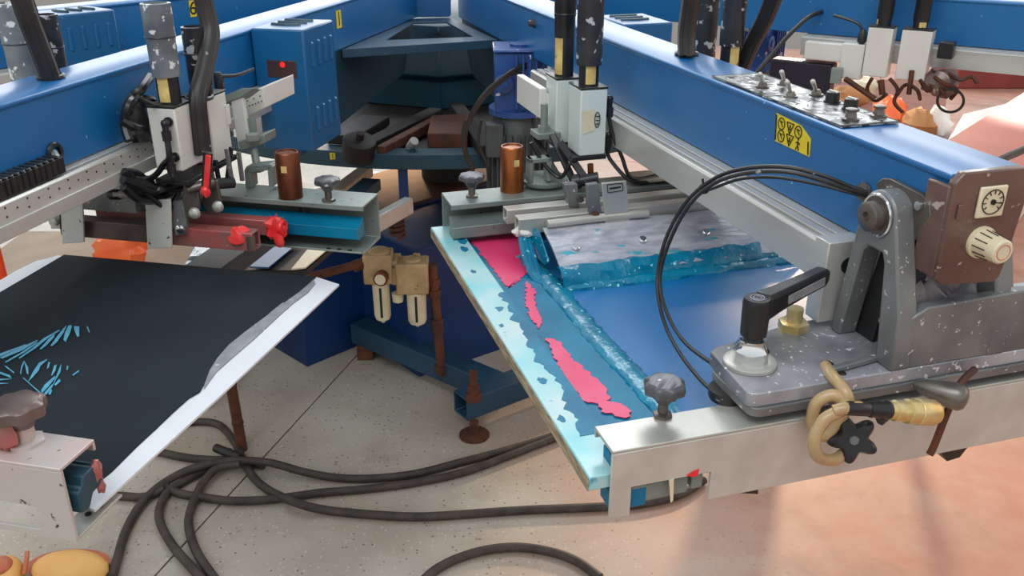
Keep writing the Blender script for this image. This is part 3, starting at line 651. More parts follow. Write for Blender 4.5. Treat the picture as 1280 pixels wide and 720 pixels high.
# ruled slide bars to the right of the blocks
def pbox(t, F, quad, u, du, mt, name, bev=.0015):
    m = MB(F); m.flat([PU(F, u, *q) for q in quad], du, (-1, 0, 0)); return m.build(name, mt, t, bev)
o = pbox(headL, FL, ((271, 136), (283, 131), (286, 156), (274, 164)), 2.0, .012, M['white'], 'ruled_plate')
o = pbox(headL, FL, ((303, 119), (329, 109), (331, 135), (306, 147)), 1.90, .14, M['white'], 'ruled_plate')
m = MB(FL)
for k_ in range(6): m.cyl(PU(FL, 1.9005, 308 + k_ * 3.8, 134 - k_ * 1.5), PU(FL, 1.9015, 308 + k_ * 3.8, 134 - k_ * 1.5), .0014, n=8)
for k_ in range(3): m.cyl(PU(FL, 1.9005, 309 + k_ * 8, 126 - k_ * 3), PU(FL, 1.9015, 309 + k_ * 8, 126 - k_ * 3), .0014, n=8)
m.build('ruler_dots', M['labelink'], o, smooth=0)
pbox(headL, FL, ((288, 124), (302, 118), (312, 181), (298, 187)), 1.945, .012, M['white'], 'side_plate')
m = MB(FL); q = [PU(FL, 1.95, *z_) for z_ in ((268, 124), (303, 110), (318, 110), (303, 121), (272, 133))]; m.flat(q, .03, (-1, 0, -.3)); m.build('slide_block', M['alugreen'], headL, .002)
m = MB(FL); a = PU(FL, 1.93, 275, 113); m.rev(a, (0, 0, 1), [(0, .008), (.006, .010), (.03, .009), (.036, .006)], 14); m.tube([a + Vector((0, 0, .028)), PU(FL, 1.90, 296, 94), PU(FL, 1.86, 317, 86)], .0042, 8, 4, taper=.003); m.build('clamp_lever', M['black'], headL)
a = PU(FL, 1.93, 314, 147); b_ = PU(FL, 1.93, 317, 172); m = MB(FL); m.cyl(a, b_, .0085, n=14); m.build('threaded_rod', M['alugreen'], headL)
pbox(headL, FL, ((297, 178), (330, 168), (331, 179), (301, 189)), 1.965, .05, M['alugreen'], 'rod_bracket')
m = MB(FL); c = PU(FL, 1.97, 316, 171); m.rev(c, (0, 0, 1), [(-.006, .014), (.006, .014)], 6); m.build('hex_nut', M['alugreen'], headL)
m = MB(FL); m.cyl(PU(FL, 1.95, 317, 186), PU(FL, 1.96, 322, 210), .008, n=12); m.rev(PU(FL, 1.96, 322, 211), (0, 0, 1), [(-.005, .013), (.005, .013)], 6); m.build('threaded_rod', M['alugreen'], headL)
m = MB(FL); c = PU(FL, 1.98, 286, 166); m.cyl(c, c + Vector((.006, 0, 0)), .011, n=16); m.cyl(c, c + Vector((.009, 0, 0)), .005, n=8); m.build('washer_bolt', M['steel'], headL)
m = MB(FL)
for q in (((305, 213), (312, 212), (314, 235), (307, 236)), ((334, 209), (341, 208), (342, 233), (336, 234)), ((305, 213), (308, 208), (338, 205), (341, 209), (334, 213), (312, 216))): m.flat([PU(FL, 1.99, *z_) for z_ in q], .03, (-1, 0, 0))
m.build('saddle', M['alugreen'], headL, .001)
# links, twin cheek plates and the red-smeared lever
def cheek(quad, u): return pbox(headL, FL, quad, u, .008, M['steel'], 'cheek_plate')
cheek(((229, 231), (240, 225), (247, 230), (249, 262), (243, 273), (232, 272), (227, 250)), 2.14)
cheek(((256, 229), (270, 226), (276, 252), (271, 266), (260, 268), (252, 250)), 2.11)
m = MB(FL); m.cyl(PU(FL, 2.15, 234, 237), PU(FL, 2.12, 268, 228), .009, n=14); m.build('pivot_shaft', M['steel'], headL)
m = MB(FL); m.bar(PU(FL, 2.165, 260, 190), PU(FL, 2.165, 257, 244), .016, .008, (1, 0, 0)); lo_ = m.build('lever', M['black'], headL, .002)
m = MB(FL); m.bar(PU(FL, 2.170, 260.5, 194), PU(FL, 2.170, 257.5, 236), .010, .004, (1, 0, 0)); m.blob(PU(FL, 2.168, 257, 239), (.008, .009, .012), 10, .2, 3); m.build('red_ink_smear', M['redink'], lo_, .001)
for px, py, u_ in ((244, 266, 2.145), (273, 258, 2.12)):
    m = MB(FL); c = PU(FL, u_, px, py); m.rev(c, (1, 0, 0), [(0, .011), (.006, .010), (.010, .005)], 12); m.build('wing_screw', M['alu'], headL)
for k_, (x0, y0, x1, y1, u_) in enumerate(((262, 205, 268, 232, 2.07), (269, 200, 274, 228, 2.06), (283, 186, 290, 226, 2.05), (289, 184, 284, 225, 2.04), (298, 190, 303, 226, 2.03))):
    m = MB(FL); m.bar(PU(FL, u_, x0, y0), PU(FL, u_, x1, y1), .008, .006, (1, 0, 0)); m.build('link_rod', M['black' if k_ % 2 else 'cast'], headL, .001)
m = MB(FL); m.cyl(PU(FL, 2.08, 268, 230), PU(FL, 2.05, 292, 228), .011, n=14); m.build('pivot_shaft', M['black'], headL)
# hose tangle behind and below the head
rnd = random.Random(11)
for k_ in range(12):
    p0 = PV(FL, .092, 152 + rnd.uniform(0, 20), 208 + rnd.uniform(0, 26)); p3 = PU(FL, 2.10, 205 + rnd.uniform(0, 32), 226 + rnd.uniform(-4, 18))
    p1 = p0.lerp(p3, .35) + Vector((rnd.uniform(-.02, .02), 0, rnd.uniform(-.04, .01))); p2 = p0.lerp(p3, .7) + Vector((rnd.uniform(-.02, .02), 0, rnd.uniform(-.035, .0)))
    m = MB(FL); m.tube([p0, p1, p2, p3], .005 + .002 * (k_ % 2), 7); m.build('air_tube', M['black'], headL)
m = MB(FL); m.cyl(PU(FL, 2.12, 142, 243), PU(FL, 2.09, 205, 243), .0075, n=12); m.build('push_rod', M['alu'], headL)
m = MB(FL); m.rev(PU(FL, 2.12, 134, 243), PU(FL, 2.09, 205, 243) - PU(FL, 2.12, 134, 243), [(0, .006), (.006, .011), (.022, .011), (.03, .008)], 14); m.build('rod_end', M['black'], headL)

# left squeegee bars with plates
sqL = thing('squeegee', 'pair of ink-smeared bars with white upright plates over the black shirt', 'squeegee', FL, (2.12, .1, 1.03), 'squeegee assemblies')
a = PU(FL, 2.10, 108, 281); b_ = PU(FL, 2.10, 325, 290)
a = Vector((2.118, -.145, 1.035)); b_ = Vector((2.118, .268, 1.037))
m = MB(FL); m.square_tube(a, (2.118, .10, 1.036), .03, .036, .004); m.build('squeegee_bar', M['brownbar'], sqL, .0015)
m = MB(FL); m.square_tube((2.118, .10, 1.036), b_, .0302, .0362, .004); o = m.build('squeegee_bar', M['pinkbar'], sqL, .0015); o['label'] = 'pink ink-smeared end of the bar'
m = MB(FL); m.square_tube((2.066, -.10, 1.045), (2.066, .295, 1.047), .026, .03, .004); o = m.build('flood_bar', M['pinkbar'], sqL, .0015)
m = MB(FL); m.blob((2.070, .283, 1.047), (.019, .022, .021), 12, .3, 8); m.blob((2.08, .293, 1.025), (.008, .010, .016), 10, .3, 9); m.build('red_ink_clot', M['redink'], sqL)
m = MB(FL); m.torus((2.070, .299, 1.048), (0, 1, 0), .011, .005, 16, 8); m.build('red_ink_ring', M['redink'], sqL)
m = MB(FL); m.blob((2.123, .235, 1.045), (.017, .02, .018), 12, .3, 2); m.build('red_ink_smear', M['redink'], sqL)
m = MB(FL); m.cyl((2.128, .262, 1.022), (2.128, .262, 1.05), .009, n=12); m.build('end_pin', M['brownbar'], sqL)
for quad, u_ in ((((75, 253), (103, 250), (105, 303), (78, 305)), 2.150), (((181, 250), (213, 249), (215, 310), (184, 311)), 2.152)):
    o = clamp_plate(sqL, FL, quad, u_, .004, M['plate'])
clamp_plate(sqL, FL, ((216, 252), (228, 250), (233, 275), (233, 293), (219, 295), (216, 280)), 2.14, .01, M['cast'], 'bracket')
m = MB(FL); c = PU(FL, 2.145, 226, 286); m.rev(c, (1, 0, 0), [(-.002, .009), (.004, .009), (.006, .006)], 14); m.build('bolt', M['chrome'], sqL)
m = MB(FL); c = PU(FL, 2.145, 68, 277); m.flat([PU(FL, 2.14, *q) for q in ((61, 267), (74, 265), (75, 286), (64, 286))], .006, (-1, 0, 0)); m.rev(c, (1, 0, 0), [(-.004, .009), (.005, .009), (.007, .006)], 14); m.build('bolt', M['alu'], sqL)
m = MB(FL); m.box((2.06, -.16, 1.062), (2.10, .01, 1.105)); m.build('squeegee_holder', M['cast'], sqL, .002)

# rear right head and the two far-side heads --------------------------------
headB = thing('print_carriage', 'white two-block print head on the arm across the upper right corner', 'print head', FB, (1.74, -.14, 1.13), 'print heads')
valve_unit(headB, FB, 1.654, 1.722, -.165, -.112, 1.134, 1.272, 1.30, (.022, 1.46), M['black'], M['white'], 200)
valve_unit(headB, FB, 1.746, 1.826, -.165, -.112, 1.134, 1.272, 1.30, (.022, 1.46), M['black'], M['white'], -60)
m = MB(FB); m.box((1.475, -.15, 1.163), (1.60, -.115, 1.214)); m.box((1.585, -.155, 1.118), (1.65, -.12, 1.219)); m.build('slide_plate', M['white'], headB, .003)
m = MB(FB); a = Vector((1.635, -.14, 1.22)); m.rev(a, (0, 0, 1), [(0, .008), (.006, .013), (.03, .012), (.04, .007)], 12); m.tube([a + Vector((0, 0, .03)), PV(FB, -.14, 1072, 29), PV(FB, -.14, 1042, 19)], .0045, 8, 4); m.build('clamp_lever', M['black'], headB)
m = MB(FB); m.box((1.845, -.155, 1.20), (1.885, -.11, 1.245)); m.build('valve', M['black'], headB, .003)
m = MB(FB); m.box((1.84, -.15, 1.15), (1.875, -.11, 1.165)); m.build('valve_foot', M['black'], headB, .002)
for a, b_, r in (((1056, 98), (1094, 124), .008), ((1140, 88), (1136, 118), .007), ((1101, 100), (1103, 118), .009)):
    m = MB(FB); m.cyl(PV(FB, -.17, *a), PV(FB, -.17, *b_), r, n=10); m.build('link_arm', M['rustdark'], headB)
m = MB(FB); m.box((1.57, -.18, 1.105), (1.60, -.16, 1.15)); m.build('rod_bracket', M['alugreen'], headB, .001)
def far_head(F, s, name_label, units):
    t = thing('print_carriage', name_label, 'print head', F, (2.0, s * .155, 1.15), 'print heads')
    for (px, py, u_half, z0, z1, rt, tb, tm) in units:
        p = PV(F, s * .155, px, py)
        valve_unit(t, F, p.x - u_half, p.x + u_half, s * .128, s * .182, z0, z1, rt, tb, tm, M['white'], 0)
    return t
farR = far_head(FR, 1, 'dark print head with tape-wrapped cylinders standing behind the near right arm', ((882, 40, .033, 1.16, 1.285, 1.30, (.0245, 1.56), M['blacktape']), (914, 55, .033, 1.16, 1.285, 1.355, (.024, 1.56), M['blacktape'])))
farL = far_head(FL, -1, 'print head with plastic-wrapped cylinders behind the arm marked 1 at left edge', ((24, 60, .033, 1.16, 1.285, 1.31, (.0255, 1.46), M['greytape']), (64, 60, .033, 1.16, 1.285, 1.30, (.022, 1.43), M['blacktape'])))
m = MB(FL); m.box((2.20, -.19, 1.25), (2.33, -.115, 1.31)); m.build('slide_plate', M['white'], farL, .003)
# hoses that come out of the arms
def hose(F, label, pts, r, mt=None, strands=0, axis=1):
    P = [PP(F, axis, d, px, py) if len(q) == 3 else Vector(q[3:]) for q in pts for px, py, d in [q[:3]]]
    m = MB(F); m.tube(P, r, 10)
    if strands:
        for k_ in range(strands):
            a = 2 * math.pi * k_ / strands; off = Vector((math.cos(a) * r * .75, math.sin(a) * r * .75, 0)); m.tube([p + off for p in P], r * .4, 6)
    return tag(m.build('air_hose', mt or M['cable'], None), label, 'hose', 'air hoses of the press heads')
hose(FR, 'dark upright hose entering the grommet on top of the near right arm', [(858, 69, 0), (858, 40, 0), (862, 10, 0), (868, -30, 0)], .0155, M['rubber'], 5)
hose(FL, 'dark bundled hose slanting into the grommet on the arm marked 1', [(64, 98, 0), (52, 66, 0), (38, 30, 0), (24, -10, 0), (14, -40, 0)], .016, M['rubber'], 5)
hL = hose(FL, 'thick black hose hanging from above onto the left white print head', [(246, -30, .15), (258, 16, .16), (263, 45, .168), (256, 85, .172), (247, 122, .172), (249, 155, .172), (253, 192, .172)], .0165, M['rubber'], 4)
m = MB(FL); c = PV(FL, .166, 249, 122); m.torus(c, (0, 0, 1), .0225, .004, 22, 8); m.tube([c + Vector((0, -.02, .0)), PV(FL, .14, 222, 128), PV(FL, .13, 196, 131), PV(FL, .125, 182, 127), PV(FL, .125, 172, 121)], .004, 7); m.build('tie_ring', M['black'], hL)
hose(FR, 'slanting dark hose bundle behind the switch panel', [(975, -25, .2), (958, 20, .2), (940, 55, .2), (925, 90, .2)], .017, M['rubber'], 4)
hose(FB, 'grey hose curving out of the side of the upper right arm', [(1027, 15, -.052), (1010, 22, -.12), (985, 45, -.2), (962, 72, -.26), (945, 92, -.3)], .007, M['rubber'])
# cable chain and bellows on the left arm
cc = thing('cable_chain', 'black link cable chain lying on the rail of the arm marked 1', 'cable chain', FL, (2.3, .07, 1.225))
for k_ in range(11):
    p = PV(FL, .066, -6 + k_ * 7.2, 236 - k_ * 3.3); m = MB(FL); m.box((p.x - .012, .052, 1.225), (p.x + .009, .078, 1.251)); m.box((p.x - .004, .051, 1.2515), (p.x + .004, .079, 1.2545)); m.build('chain_link', M['black'], cc, .002)
m = MB(FL); m.tube([PV(FL, .054, 67, 191), PV(FL, .07, 71, 200), PV(FL, .068, 64, 208), PV(FL, .066, 52, 213)], .0065, 8); m.build('cable', M['alugreen'], cc)
bl = thing('hose_bunch', 'black jointed hoses bunched between the arm marked 1 and its white head', 'hoses', FL, (2.05, .08, 1.2))
for pts_ in (((187, 96), (176, 112), (165, 122), (160, 140)), ((172, 121), (160, 132), (156, 155), (162, 176)), ((178, 124), (190, 126), (186, 128)), ((152, 150), (170, 160), (187, 156)), ((154, 170), (172, 166), (190, 172))):
    m = MB(FL); m.tube([PV(FL, .082 + .012 * (i % 2), *q) for i, q in enumerate(pts_)], .0085, 8); m.build('hose', M['black'], bl)
m = MB(FL); m.blob(PV(FL, .078, 172, 150), (.03, .02, .04), 12, .2, 5); m.build('joint', M['black'], bl)
# ------------------------------------------------------------------ frame clamps
def star_knob(F, parent, p, h0, r, h, mt, shaft=.007, lobes=8, smt=None):
    m = MB(F); m.cyl(p, (p[0], p[1], h0), shaft, n=12); m.rev(p, (0, 0, 1), [(0, shaft * 1.9), (.004, shaft * 1.9), (.006, shaft * 1.2)], 6); s = m.build('knob_stem', smt or M['steel'], parent)
    m = MB(F); m.rev((p[0], p[1], h0 - .012), (0, 0, 1), [(0, shaft * 1.3), (.013, r * .62)], 20); m.star((p[0], p[1], h0), (0, 0, 1), r, h, lobes, .14); return m.build('star_knob', mt, parent)
def rear_clamp(F, v0, v1, label, knob_px, can_px, insert, inv, canmat):
    t = thing('rear_clamp', label, 'frame clamp', F, (2.0, (v0 + v1) / 2, .985), 'rear frame clamps')
    zt = 1.09; zb = 1.0
    m = MB(F); m.prism([(1.955, zb - .004), (1.955, zt), (2.038, zt), (2.038, zt - .010), (2.034, zt - .010), (2.034, zt - .004), (1.960, zt - .004), (1.960, zb), (2.046, zb), (2.060, zb + .006), (2.060, zb + .002), (2.046, zb - .004)], 'v', v0, v1)
    ch = m.build('channel', M['alugreen'], t, .001)
    m = MB(F)
    for k_ in range(3): m.rev((2.045, v1 - .03 - .022 * k_, zb + .001), (0, 0, 1), [(0, .0045), (.001, .0045)], 10)
    m.build('rivet_hole', M['dark'], ch)
    m = MB(F); a, b_ = inv
    m.prism([(2.008, 1.022), (2.008, 1.058), (2.014, 1.060), (2.032, 1.048), (2.044, 1.046), (2.044, 1.024), (2.036, 1.020)], 'v', a, b_); m.build('insert_bar', insert, t, .001)
    for q in range(2):
        v_ = a + (b_ - a) * (.25 + .45 * q); m = MB(F); m.cyl((1.985, v_, zt - .004), (1.985, v_, 1.03), .006, n=10); m.build('clamp_screw', M['steel'], t)
    p = PZ(F, zt, *knob_px); star_knob(F, t, p, zt + .033, .026, .013, M['knobgrey'])
    p = PZ(F, zt, *can_px); m = MB(F); m.rev(p, (0, 0, 1), [(0, .0235), (.088, .0235), (.091, .021), (.091, .019), (.0885, .0185)], 28); c = m.build('copper_cylinder', canmat, t, 0)
    m = MB(F); m.flat([p + Vector((.0237, -.003, .055)), p + Vector((.0225, .008, .055)), p + Vector((.0225, .008, .068)), p + Vector((.0237, -.003, .068))], .0006, (1, 0, 0)); m.build('sticker', M['oldlabel'], c, smooth=0)
    return t
rear_clamp(FR, -.45, .36, 'grey clamp channel with bright copper cylinder behind the blue screen', (590, 246), (640, 238), M['alugreen'], (-.448, .34), M['copper'])
rear_clamp(FL, -.10, .452, 'grey clamp channel with dark copper cylinder and turquoise insert above the black shirt', (411, 251), (364, 246), M['tealflat'], (-.02, .44), M['copperdark'])
# turquoise residue on the near right clamp's insert
def front_clamp(F, v0, v1, label, holes, slot, kp, lip):
    t = thing('front_clamp', label, 'frame clamp', F, (2.81, (v0 + v1) / 2, .958), 'front frame clamps'); return t
fc = thing('front_clamp', 'long pale aluminium clamp channel across the front of the blue screen', 'frame clamp', FR, (2.81, 0, .955), 'front frame clamps')
m = MB(FR); m.box((2.780, -.450, 1.0515), (2.836, .72, 1.056)); m.box((2.780, -.450, 1.042), (2.784, .72, 1.0515)); m.build('top_flange', M['alu'], fc, .001)
m = MB(FR); web = [(-.450, 1.0515), (-.450, .960), (-.423, .960), (-.423, 1.001), (-.319, 1.001), (-.319, .960), (.72, .960), (.72, 1.0515)]
m.prism(web, 'u', 2.832, 2.836); m.build('front_web', M['alurail'], fc, .001)
m = MB(FR); m.box((2.79, -.442, .992), (2.826, .70, 1.036)); m.box((2.796, -.446, .966), (2.83, -.40, .992)); o = m.build('insert_bar', M['tealflat'], fc, .002)
m = MB(FR); m.box((2.80, -.42, .972), (2.829, -.345, .995)); m.box((2.80, -.34, .975), (2.829, -.325, .996)); m.build('inner_block', M['alugreen'], fc, .002)
m = MB(FR); m.flat([PU(FR, 2.8363, *q) for q in ((858, 594), (866, 589), (874, 586), (872, 594), (864, 596))], .0008, (1, 0, 0)); m.build('red_ink_drip', M['redink'], fc, smooth=0)
for qa in (((1172, 560), (1216, 552), (1200, 572), (1184, 577)), ((916, 612), (948, 611), (948, 618), (926, 617))):
    m = MB(FR); m.flat([PU(FR, 2.80, *q) for q in qa], .02, (-1, 0, 0)); m.build('rubber_stop', M['rubber'], fc, .001)
m = MB(FR); m.flat([PU(FR, 2.8363, *q) for q in ((836, 600), (842, 598), (841, 625), (838, 628))], .001, (1, 0, 0)); m.build('yellowed_drip', M['cream'], fc, smooth=0)
p = PZ(FR, 1.056, 828, 520); star_knob(FR, fc, p, 1.088, .0265, .0175, M['knobgrey'], .0065, 8, M['steel'])

fcl = thing('front_clamp', 'pink-stained aluminium clamp channel end at the lower left corner', 'frame clamp', FL, (2.82, 0, .93), 'front frame clamps')
u1 = 2.858; u0 = 2.797; ve = .4125; zt = 1.056; zb = .955
m = MB(FL); m.box((u0, -.2, zt - .0045), (u1, ve, zt)); m.box((u0, -.2, zt - .014), (u0 + .004, ve, zt - .0045)); m.build('top_flange', M['aludirt'], fcl, .001)
m = MB(FL); zc = .981
def arc(c0, c1, r, a0, a1, n=8): return [(c0 + r * math.cos(math.radians(a0 + (a1 - a0) * k / n)), c1 + r * math.sin(math.radians(a0 + (a1 - a0) * k / n))) for k in range(n + 1)]
ov = arc(.360, zc, .0165, -90, 90) + arc(.15, zc, .0165, 90, 270)      # the slot
nn = len(ov); outer = []
for i, (a, b_) in enumerate(ov):                                       # outline points matched to the slot's points
    if i < nn // 2: outer.append((ve, zb + (zt - .0045 - zb) * i / (nn // 2 - 1)))
    else: outer.append((-.2, zt - .0045 - (zt - .0045 - zb) * (i - nn // 2) / (nn - nn // 2 - 1)))
m.ring_prism(outer, ov, 'u', u1 - .0045, u1); m.build('front_web', M['aludirt'], fcl, .0008)
m = MB(FL); m.box((u0 - .026, .382, zb), (u1 - .0045, ve, zb + .004)); lip = m.build('bottom_flange', M['alu'], fcl, .001)
m = MB(FL)
for a in ((u0 + .0, ve - .012), (u0 + .018, ve - .016)): m.rev((a[0], a[1], zb + .004), (0, 0, 1), [(0, .004), (.001, .004)], 10)
m.build('rivet_hole', M['dark'], lip)
m = MB(FL); m.prism([(u0 + .006, 1.002), (u0 + .006, 1.026), (u0 + .010, 1.030), (u0 + .014, 1.026), (u0 + .018, 1.030), (u0 + .036, 1.030), (u0 + .042, 1.018), (u0 + .050, 1.016), (u0 + .050, .988), (u0 + .036, .986), (u0 + .026, 1.0)], 'v', -.19, ve + .006); m.build('insert_bar', M['teal'], fcl, .002)
m = MB(FL); m.blob((u0 + .012, ve + .004, 1.022), (.008, .006, .014), 10, .3, 3); m.blob((u0 + .010, ve + .003, 1.0), (.006, .005, .012), 10, .3, 4); m.build('ink_residue', M['pinkbar'], fcl)
p = PZ(FL, zt, 34, 553); star_knob(FL, fcl, Vector((p.x, p.y, zt)), zt + .036, .032, .020, M['brownbar'], .011, 7, M['aludirt'])
m = MB(FL); p2 = PZ(FL, zt, 10, 562); m.blob((p2.x, p2.y, zt + .022), (.013, .016, .022), 12, .15, 5); m.build('ink_caked_nut', M['pinkbar'], fcl)

# ------------------------------------------------------------------ screen
scr = thing('printing_screen', 'printing screen with turquoise-smeared frame and blue ink under the near right arm', 'screen', FR, (2.40, 0, 1.0))
zt = 1.02; zb = .9995; V0, V1, U0, U1 = -.474, .42, 1.955, 2.828
m = MB(FR); m.box((U0, V0, zb + .001), (U1, V0 + .0535, zt)); fr1 = m.build('frame_bar', M['turq'], scr, .0015)
m = MB(FR); m.box((U0 + .001, V0 - .0012, zb), (U1 - .001, V0 + .0005, zt - .0025)); m.build('plywood_edge', M['wood'], fr1, .0005)
m = MB(FR); m.box((U0, V0 + .0535, zb), (U0 + .055, V1 - .0535, zt)); m.build('frame_bar', M['alugreen'], scr, .0015)
m = MB(FR); m.box((U1 - .055, V0 + .0535, zb), (U1, V1 - .0535, zt)); m.build('frame_bar', M['turq'], scr, .0015)
m = MB(FR); m.box((U0, V1 - .0535, zb), (U1, V1, zt)); m.build('frame_bar', M['turq'], scr, .0015)
zm = 1.0045
m = MB(FR); m.box((U0 + .05, V0 + .05, zm - .002), (U1 - .05, V1 - .05, zm)); m.build('mesh', M['inkmesh'], scr, smooth=0)
rnd = random.Random(21)
def rough(poly, seed, amp=.0035, step=.006):
    r_ = random.Random(seed); out = []; n = len(poly)
    for i in range(n):
        a = Vector(poly[i]); b_ = Vector(poly[(i + 1) % n]); d = b_ - a; k = max(1, int(d.length / step)); s = Vector((-d.y, d.x)).normalized() if d.length > 0 else Vector((0, 0))
        for j in range(k): p = a + d * (j / k) + s * r_.uniform(-amp, amp) * (1 if j else .4); out.append((p.x, p.y))
    return out
def wet(poly, name, mt, z, h=.0012, par=None):
    m = MB(FR); m.flat([(a, b_, z) for a, b_ in poly], h, (0, 0, 1)); return m.build(name, mt, par or scr, smooth=0)
def jag(a, b_, n, amp, rnd):
    # a ragged line from a to b
    out = []
    a = Vector(a); b_ = Vector(b_); d = (b_ - a); s = Vector((-d.y, d.x)).normalized(); j = 0
    for k_ in range(n + 1):
        j = .6 * j + rnd.uniform(-amp, amp) * .7
        p = a + d * (k_ / n) + s * j; out.append((p.x, p.y))
    return out
# left ink band on the mesh and its ragged creep onto the frame
L0 = jag((2.04, -.4215), (2.745, -.4215), 46, .003, rnd); L1 = [(2.745, -.335), (2.5, -.338), (2.28, -.345), (2.04, -.33)]
wet(L0 + L1, 'teal_ink_band', M['tealflat'], zm, .003)
crp = jag((2.30, -.432), (2.745, -.448), 60, .0085, rnd)
wet([(a, min(b_, -.4210)) for a, b_ in crp] + [(2.745, -.4200), (2.30, -.4200)], 'teal_ink_creep', M['tealflat'], zt, .0007)
for c, r in (((2.20, -.450), .007), ((2.42, -.462), .006), ((2.36, -.448), .010), ((2.60, -.455), .009), ((2.70, -.462), .008), ((2.09, -.44), .012), ((2.05, -.432), .015)):
    wet([(c[0] + r * (1 + .4 * rnd.uniform(-1, 1)) * math.cos(t * .524), c[1] + r * .6 * (1 + .4 * rnd.uniform(-1, 1)) * math.sin(t * .524)) for t in range(12)], 'ink_spot', M['tealflat'], zt, .0006)
for pk, poly in enumerate((((588, 300), (612, 296), (640, 292), (663, 290), (666, 310), (668, 332), (655, 345), (636, 361), (622, 345), (604, 322)),
             ((658, 352), (668, 362), (669, 382), (678, 402), (674, 412), (662, 398), (657, 378)),
             ((682, 424), (700, 428), (716, 450), (730, 462), (752, 482), (764, 498), (752, 506), (730, 502), (712, 484), (698, 458)),
             ((742, 498), (770, 505), (790, 516), (782, 524), (752, 516)))):
    wet(rough([tuple(PZ(FR, zm + .003, *q)[:2]) for q in poly], len(poly) * 7 + poly[0][0]), 'pink_ink_patch', M['pink'], zm + .0032 + .0004 * pk, .0012)
def ridge(path, wd, ht, name, mt, seed):
    r_ = random.Random(seed); P = smooth_path([Vector(p) for p in path], 16); rows = []
    for k_ in range(9):
        a = math.pi * k_ / 8; row = []
        for i, p in enumerate(P):
            d = (P[min(i + 1, len(P) - 1)] - P[max(i - 1, 0)]).normalized(); s = Vector((-d.y, d.x, 0)); q = r_.uniform(.85, 1.15)
            row.append(p + s * math.cos(a) * wd / 2 * q + Vector((0, 0, math.sin(a) * ht * q)))
        rows.append(row)
    m = MB(FR); m.sheet(rows, .002, (0, 0, 1)); return m.build(name, mt, scr)
ridge([(2.13, -.330, zm), (2.27, -.325, zm), (2.45, -.325, zm), (2.62, -.318, zm), (2.745, -.312, zm)], .040, .010, 'ink_ridge', M['tealink'], 2)
ridge([(2.28, -.31, zm), (2.285, -.15, zm), (2.28, .0, zm), (2.28, .15, zm), (2.27, .3, zm)], .035, .010, 'ink_ridge', M['tealink'], 4)
ridge([(2.28, .165, zm), (2.42, .17, zm), (2.56, .17, zm), (2.74, .17, zm)], .02, .006, 'ink_ridge', M['tealink'], 6)

# ------------------------------------------------------------------ pivot bracket on the front clamp
pbk = thing('pivot_bracket', 'ink-spattered cast bracket with A-shaped tower under the end of the near right arm', 'bracket', FR, (2.80, 0, 1.056))
def rrect(u0, u1, v0, v1, r, n=5):
    o = []
    for cu, cv, a0 in ((u1 - r, v1 - r, 0), (u0 + r, v1 - r, 90), (u0 + r, v0 + r, 180), (u1 - r, v0 + r, 270)):
        for k_ in range(n + 1): a = math.radians(a0 + 90 * k_ / n); o.append((cu + r * math.cos(a), cv + r * math.sin(a)))
    return o
m = MB(FR); m.prism([(2.834, -.266), (2.834, .30), (2.66, .30)] + [tuple(PZ(FR, 1.10, *q)[:2]) for q in ((1043, 386), (1020, 398), (975, 408), (930, 423), (893, 434), (888, 440))] + [(2.826, -.277), (2.831, -.273)], 'z', 1.081, 1.10); m.build('base_plate', M['castdark'], pbk, .0015)
m = MB(FR); m.prism(rrect(2.73, 2.838, -.274, .30, .014), 'z', 1.069, 1.081); m.build('spacer_plate', M['cast'], pbk, .001)
m = MB(FR); c = PZ(FR, 1.056, 908, 497); m.rev((c.x, c.y, 1.0562), (0, 0, 1), [(0, .022), (.004, .0235), (.014, .0235)], 26); m.build('rubber_foot', M['rubber'], pbk)
for v_ in (.15,):
    m = MB(FR); m.rev((2.775, v_, 1.0562), (0, 0, 1), [(0, .022), (.0135, .0225)], 20); m.build('rubber_foot', M['rubber'], pbk)
def tower(v0, v1):
    hub = arc(2.766, 1.281, .031, 175, 10, 14)
    out = [(2.712, 1.10), (2.712, 1.112)] + hub + [(2.833, 1.17), (2.836, 1.10), (2.806, 1.10), (2.790, 1.226), (2.784, 1.238), (2.756, 1.238), (2.748, 1.228), (2.730, 1.10)]
    m = MB(FR); m.prism(out, 'v', v0, v1); return m.build('tower', M['cast'], pbk, .003)
tower(-.084, -.056); tower(.060, .088)
m = MB(FR); m.prism([(2.725, 1.10), (2.750, 1.235), (2.775, 1.235), (2.770, 1.17), (2.762, 1.10)], 'v', -.0555, -.050); m.build('inner_web', M['black'], pbk, .001)
m = MB(FR); m.prism([(-.066, 1.10), (.28, 1.10), (.28, 1.165), (.10, 1.186), (-.044, 1.182), (-.066, 1.17)], 'u', 2.818, 2.834); m.build('front_wall', M['cast'], pbk, .002)
m = MB(FR); m.rev((2.766, -.084, 1.281), (0, -1, 0), [(0, .0245), (.003, .0245), (.003, .0185), (.016, .0185), (.0175, .0165), (.0175, .006), (.013, .005)], 24); m.build('pivot_bolt', M['steel'], pbk)
m = MB(FR); m.torus((2.766, -.086, 1.281), (0, 1, 0), .0255, .0022, 24, 6); m.build('washer', M['chrome'], pbk)
m = MB(FR); c = PZ(FR, 1.10, 991, 411); m.rev((c.x, c.y, 1.10), (0, 0, 1), [(0, .0205), (.011, .0205), (.012, .018)], 6); m.rev((c.x, c.y, 1.111), (0, 0, 1), [(0, .011), (.02, .011)], 14); m.build('hex_nut', M['brass'], pbk)
m = MB(FR); m.bar(PZ(FR, 1.105, 1040, 462), PZ(FR, 1.105, 1120, 440), .009, .008); m.build('weld_bead', M['cast'], pbk, .002)
for px, py in ((1053, 467),):
    m = MB(FR); m.rev(PZ(FR, 1.10, px, py), (0, 0, 1), [(0, .005), (.002, .004)], 12); m.build('screw', M['dark'], pbk)
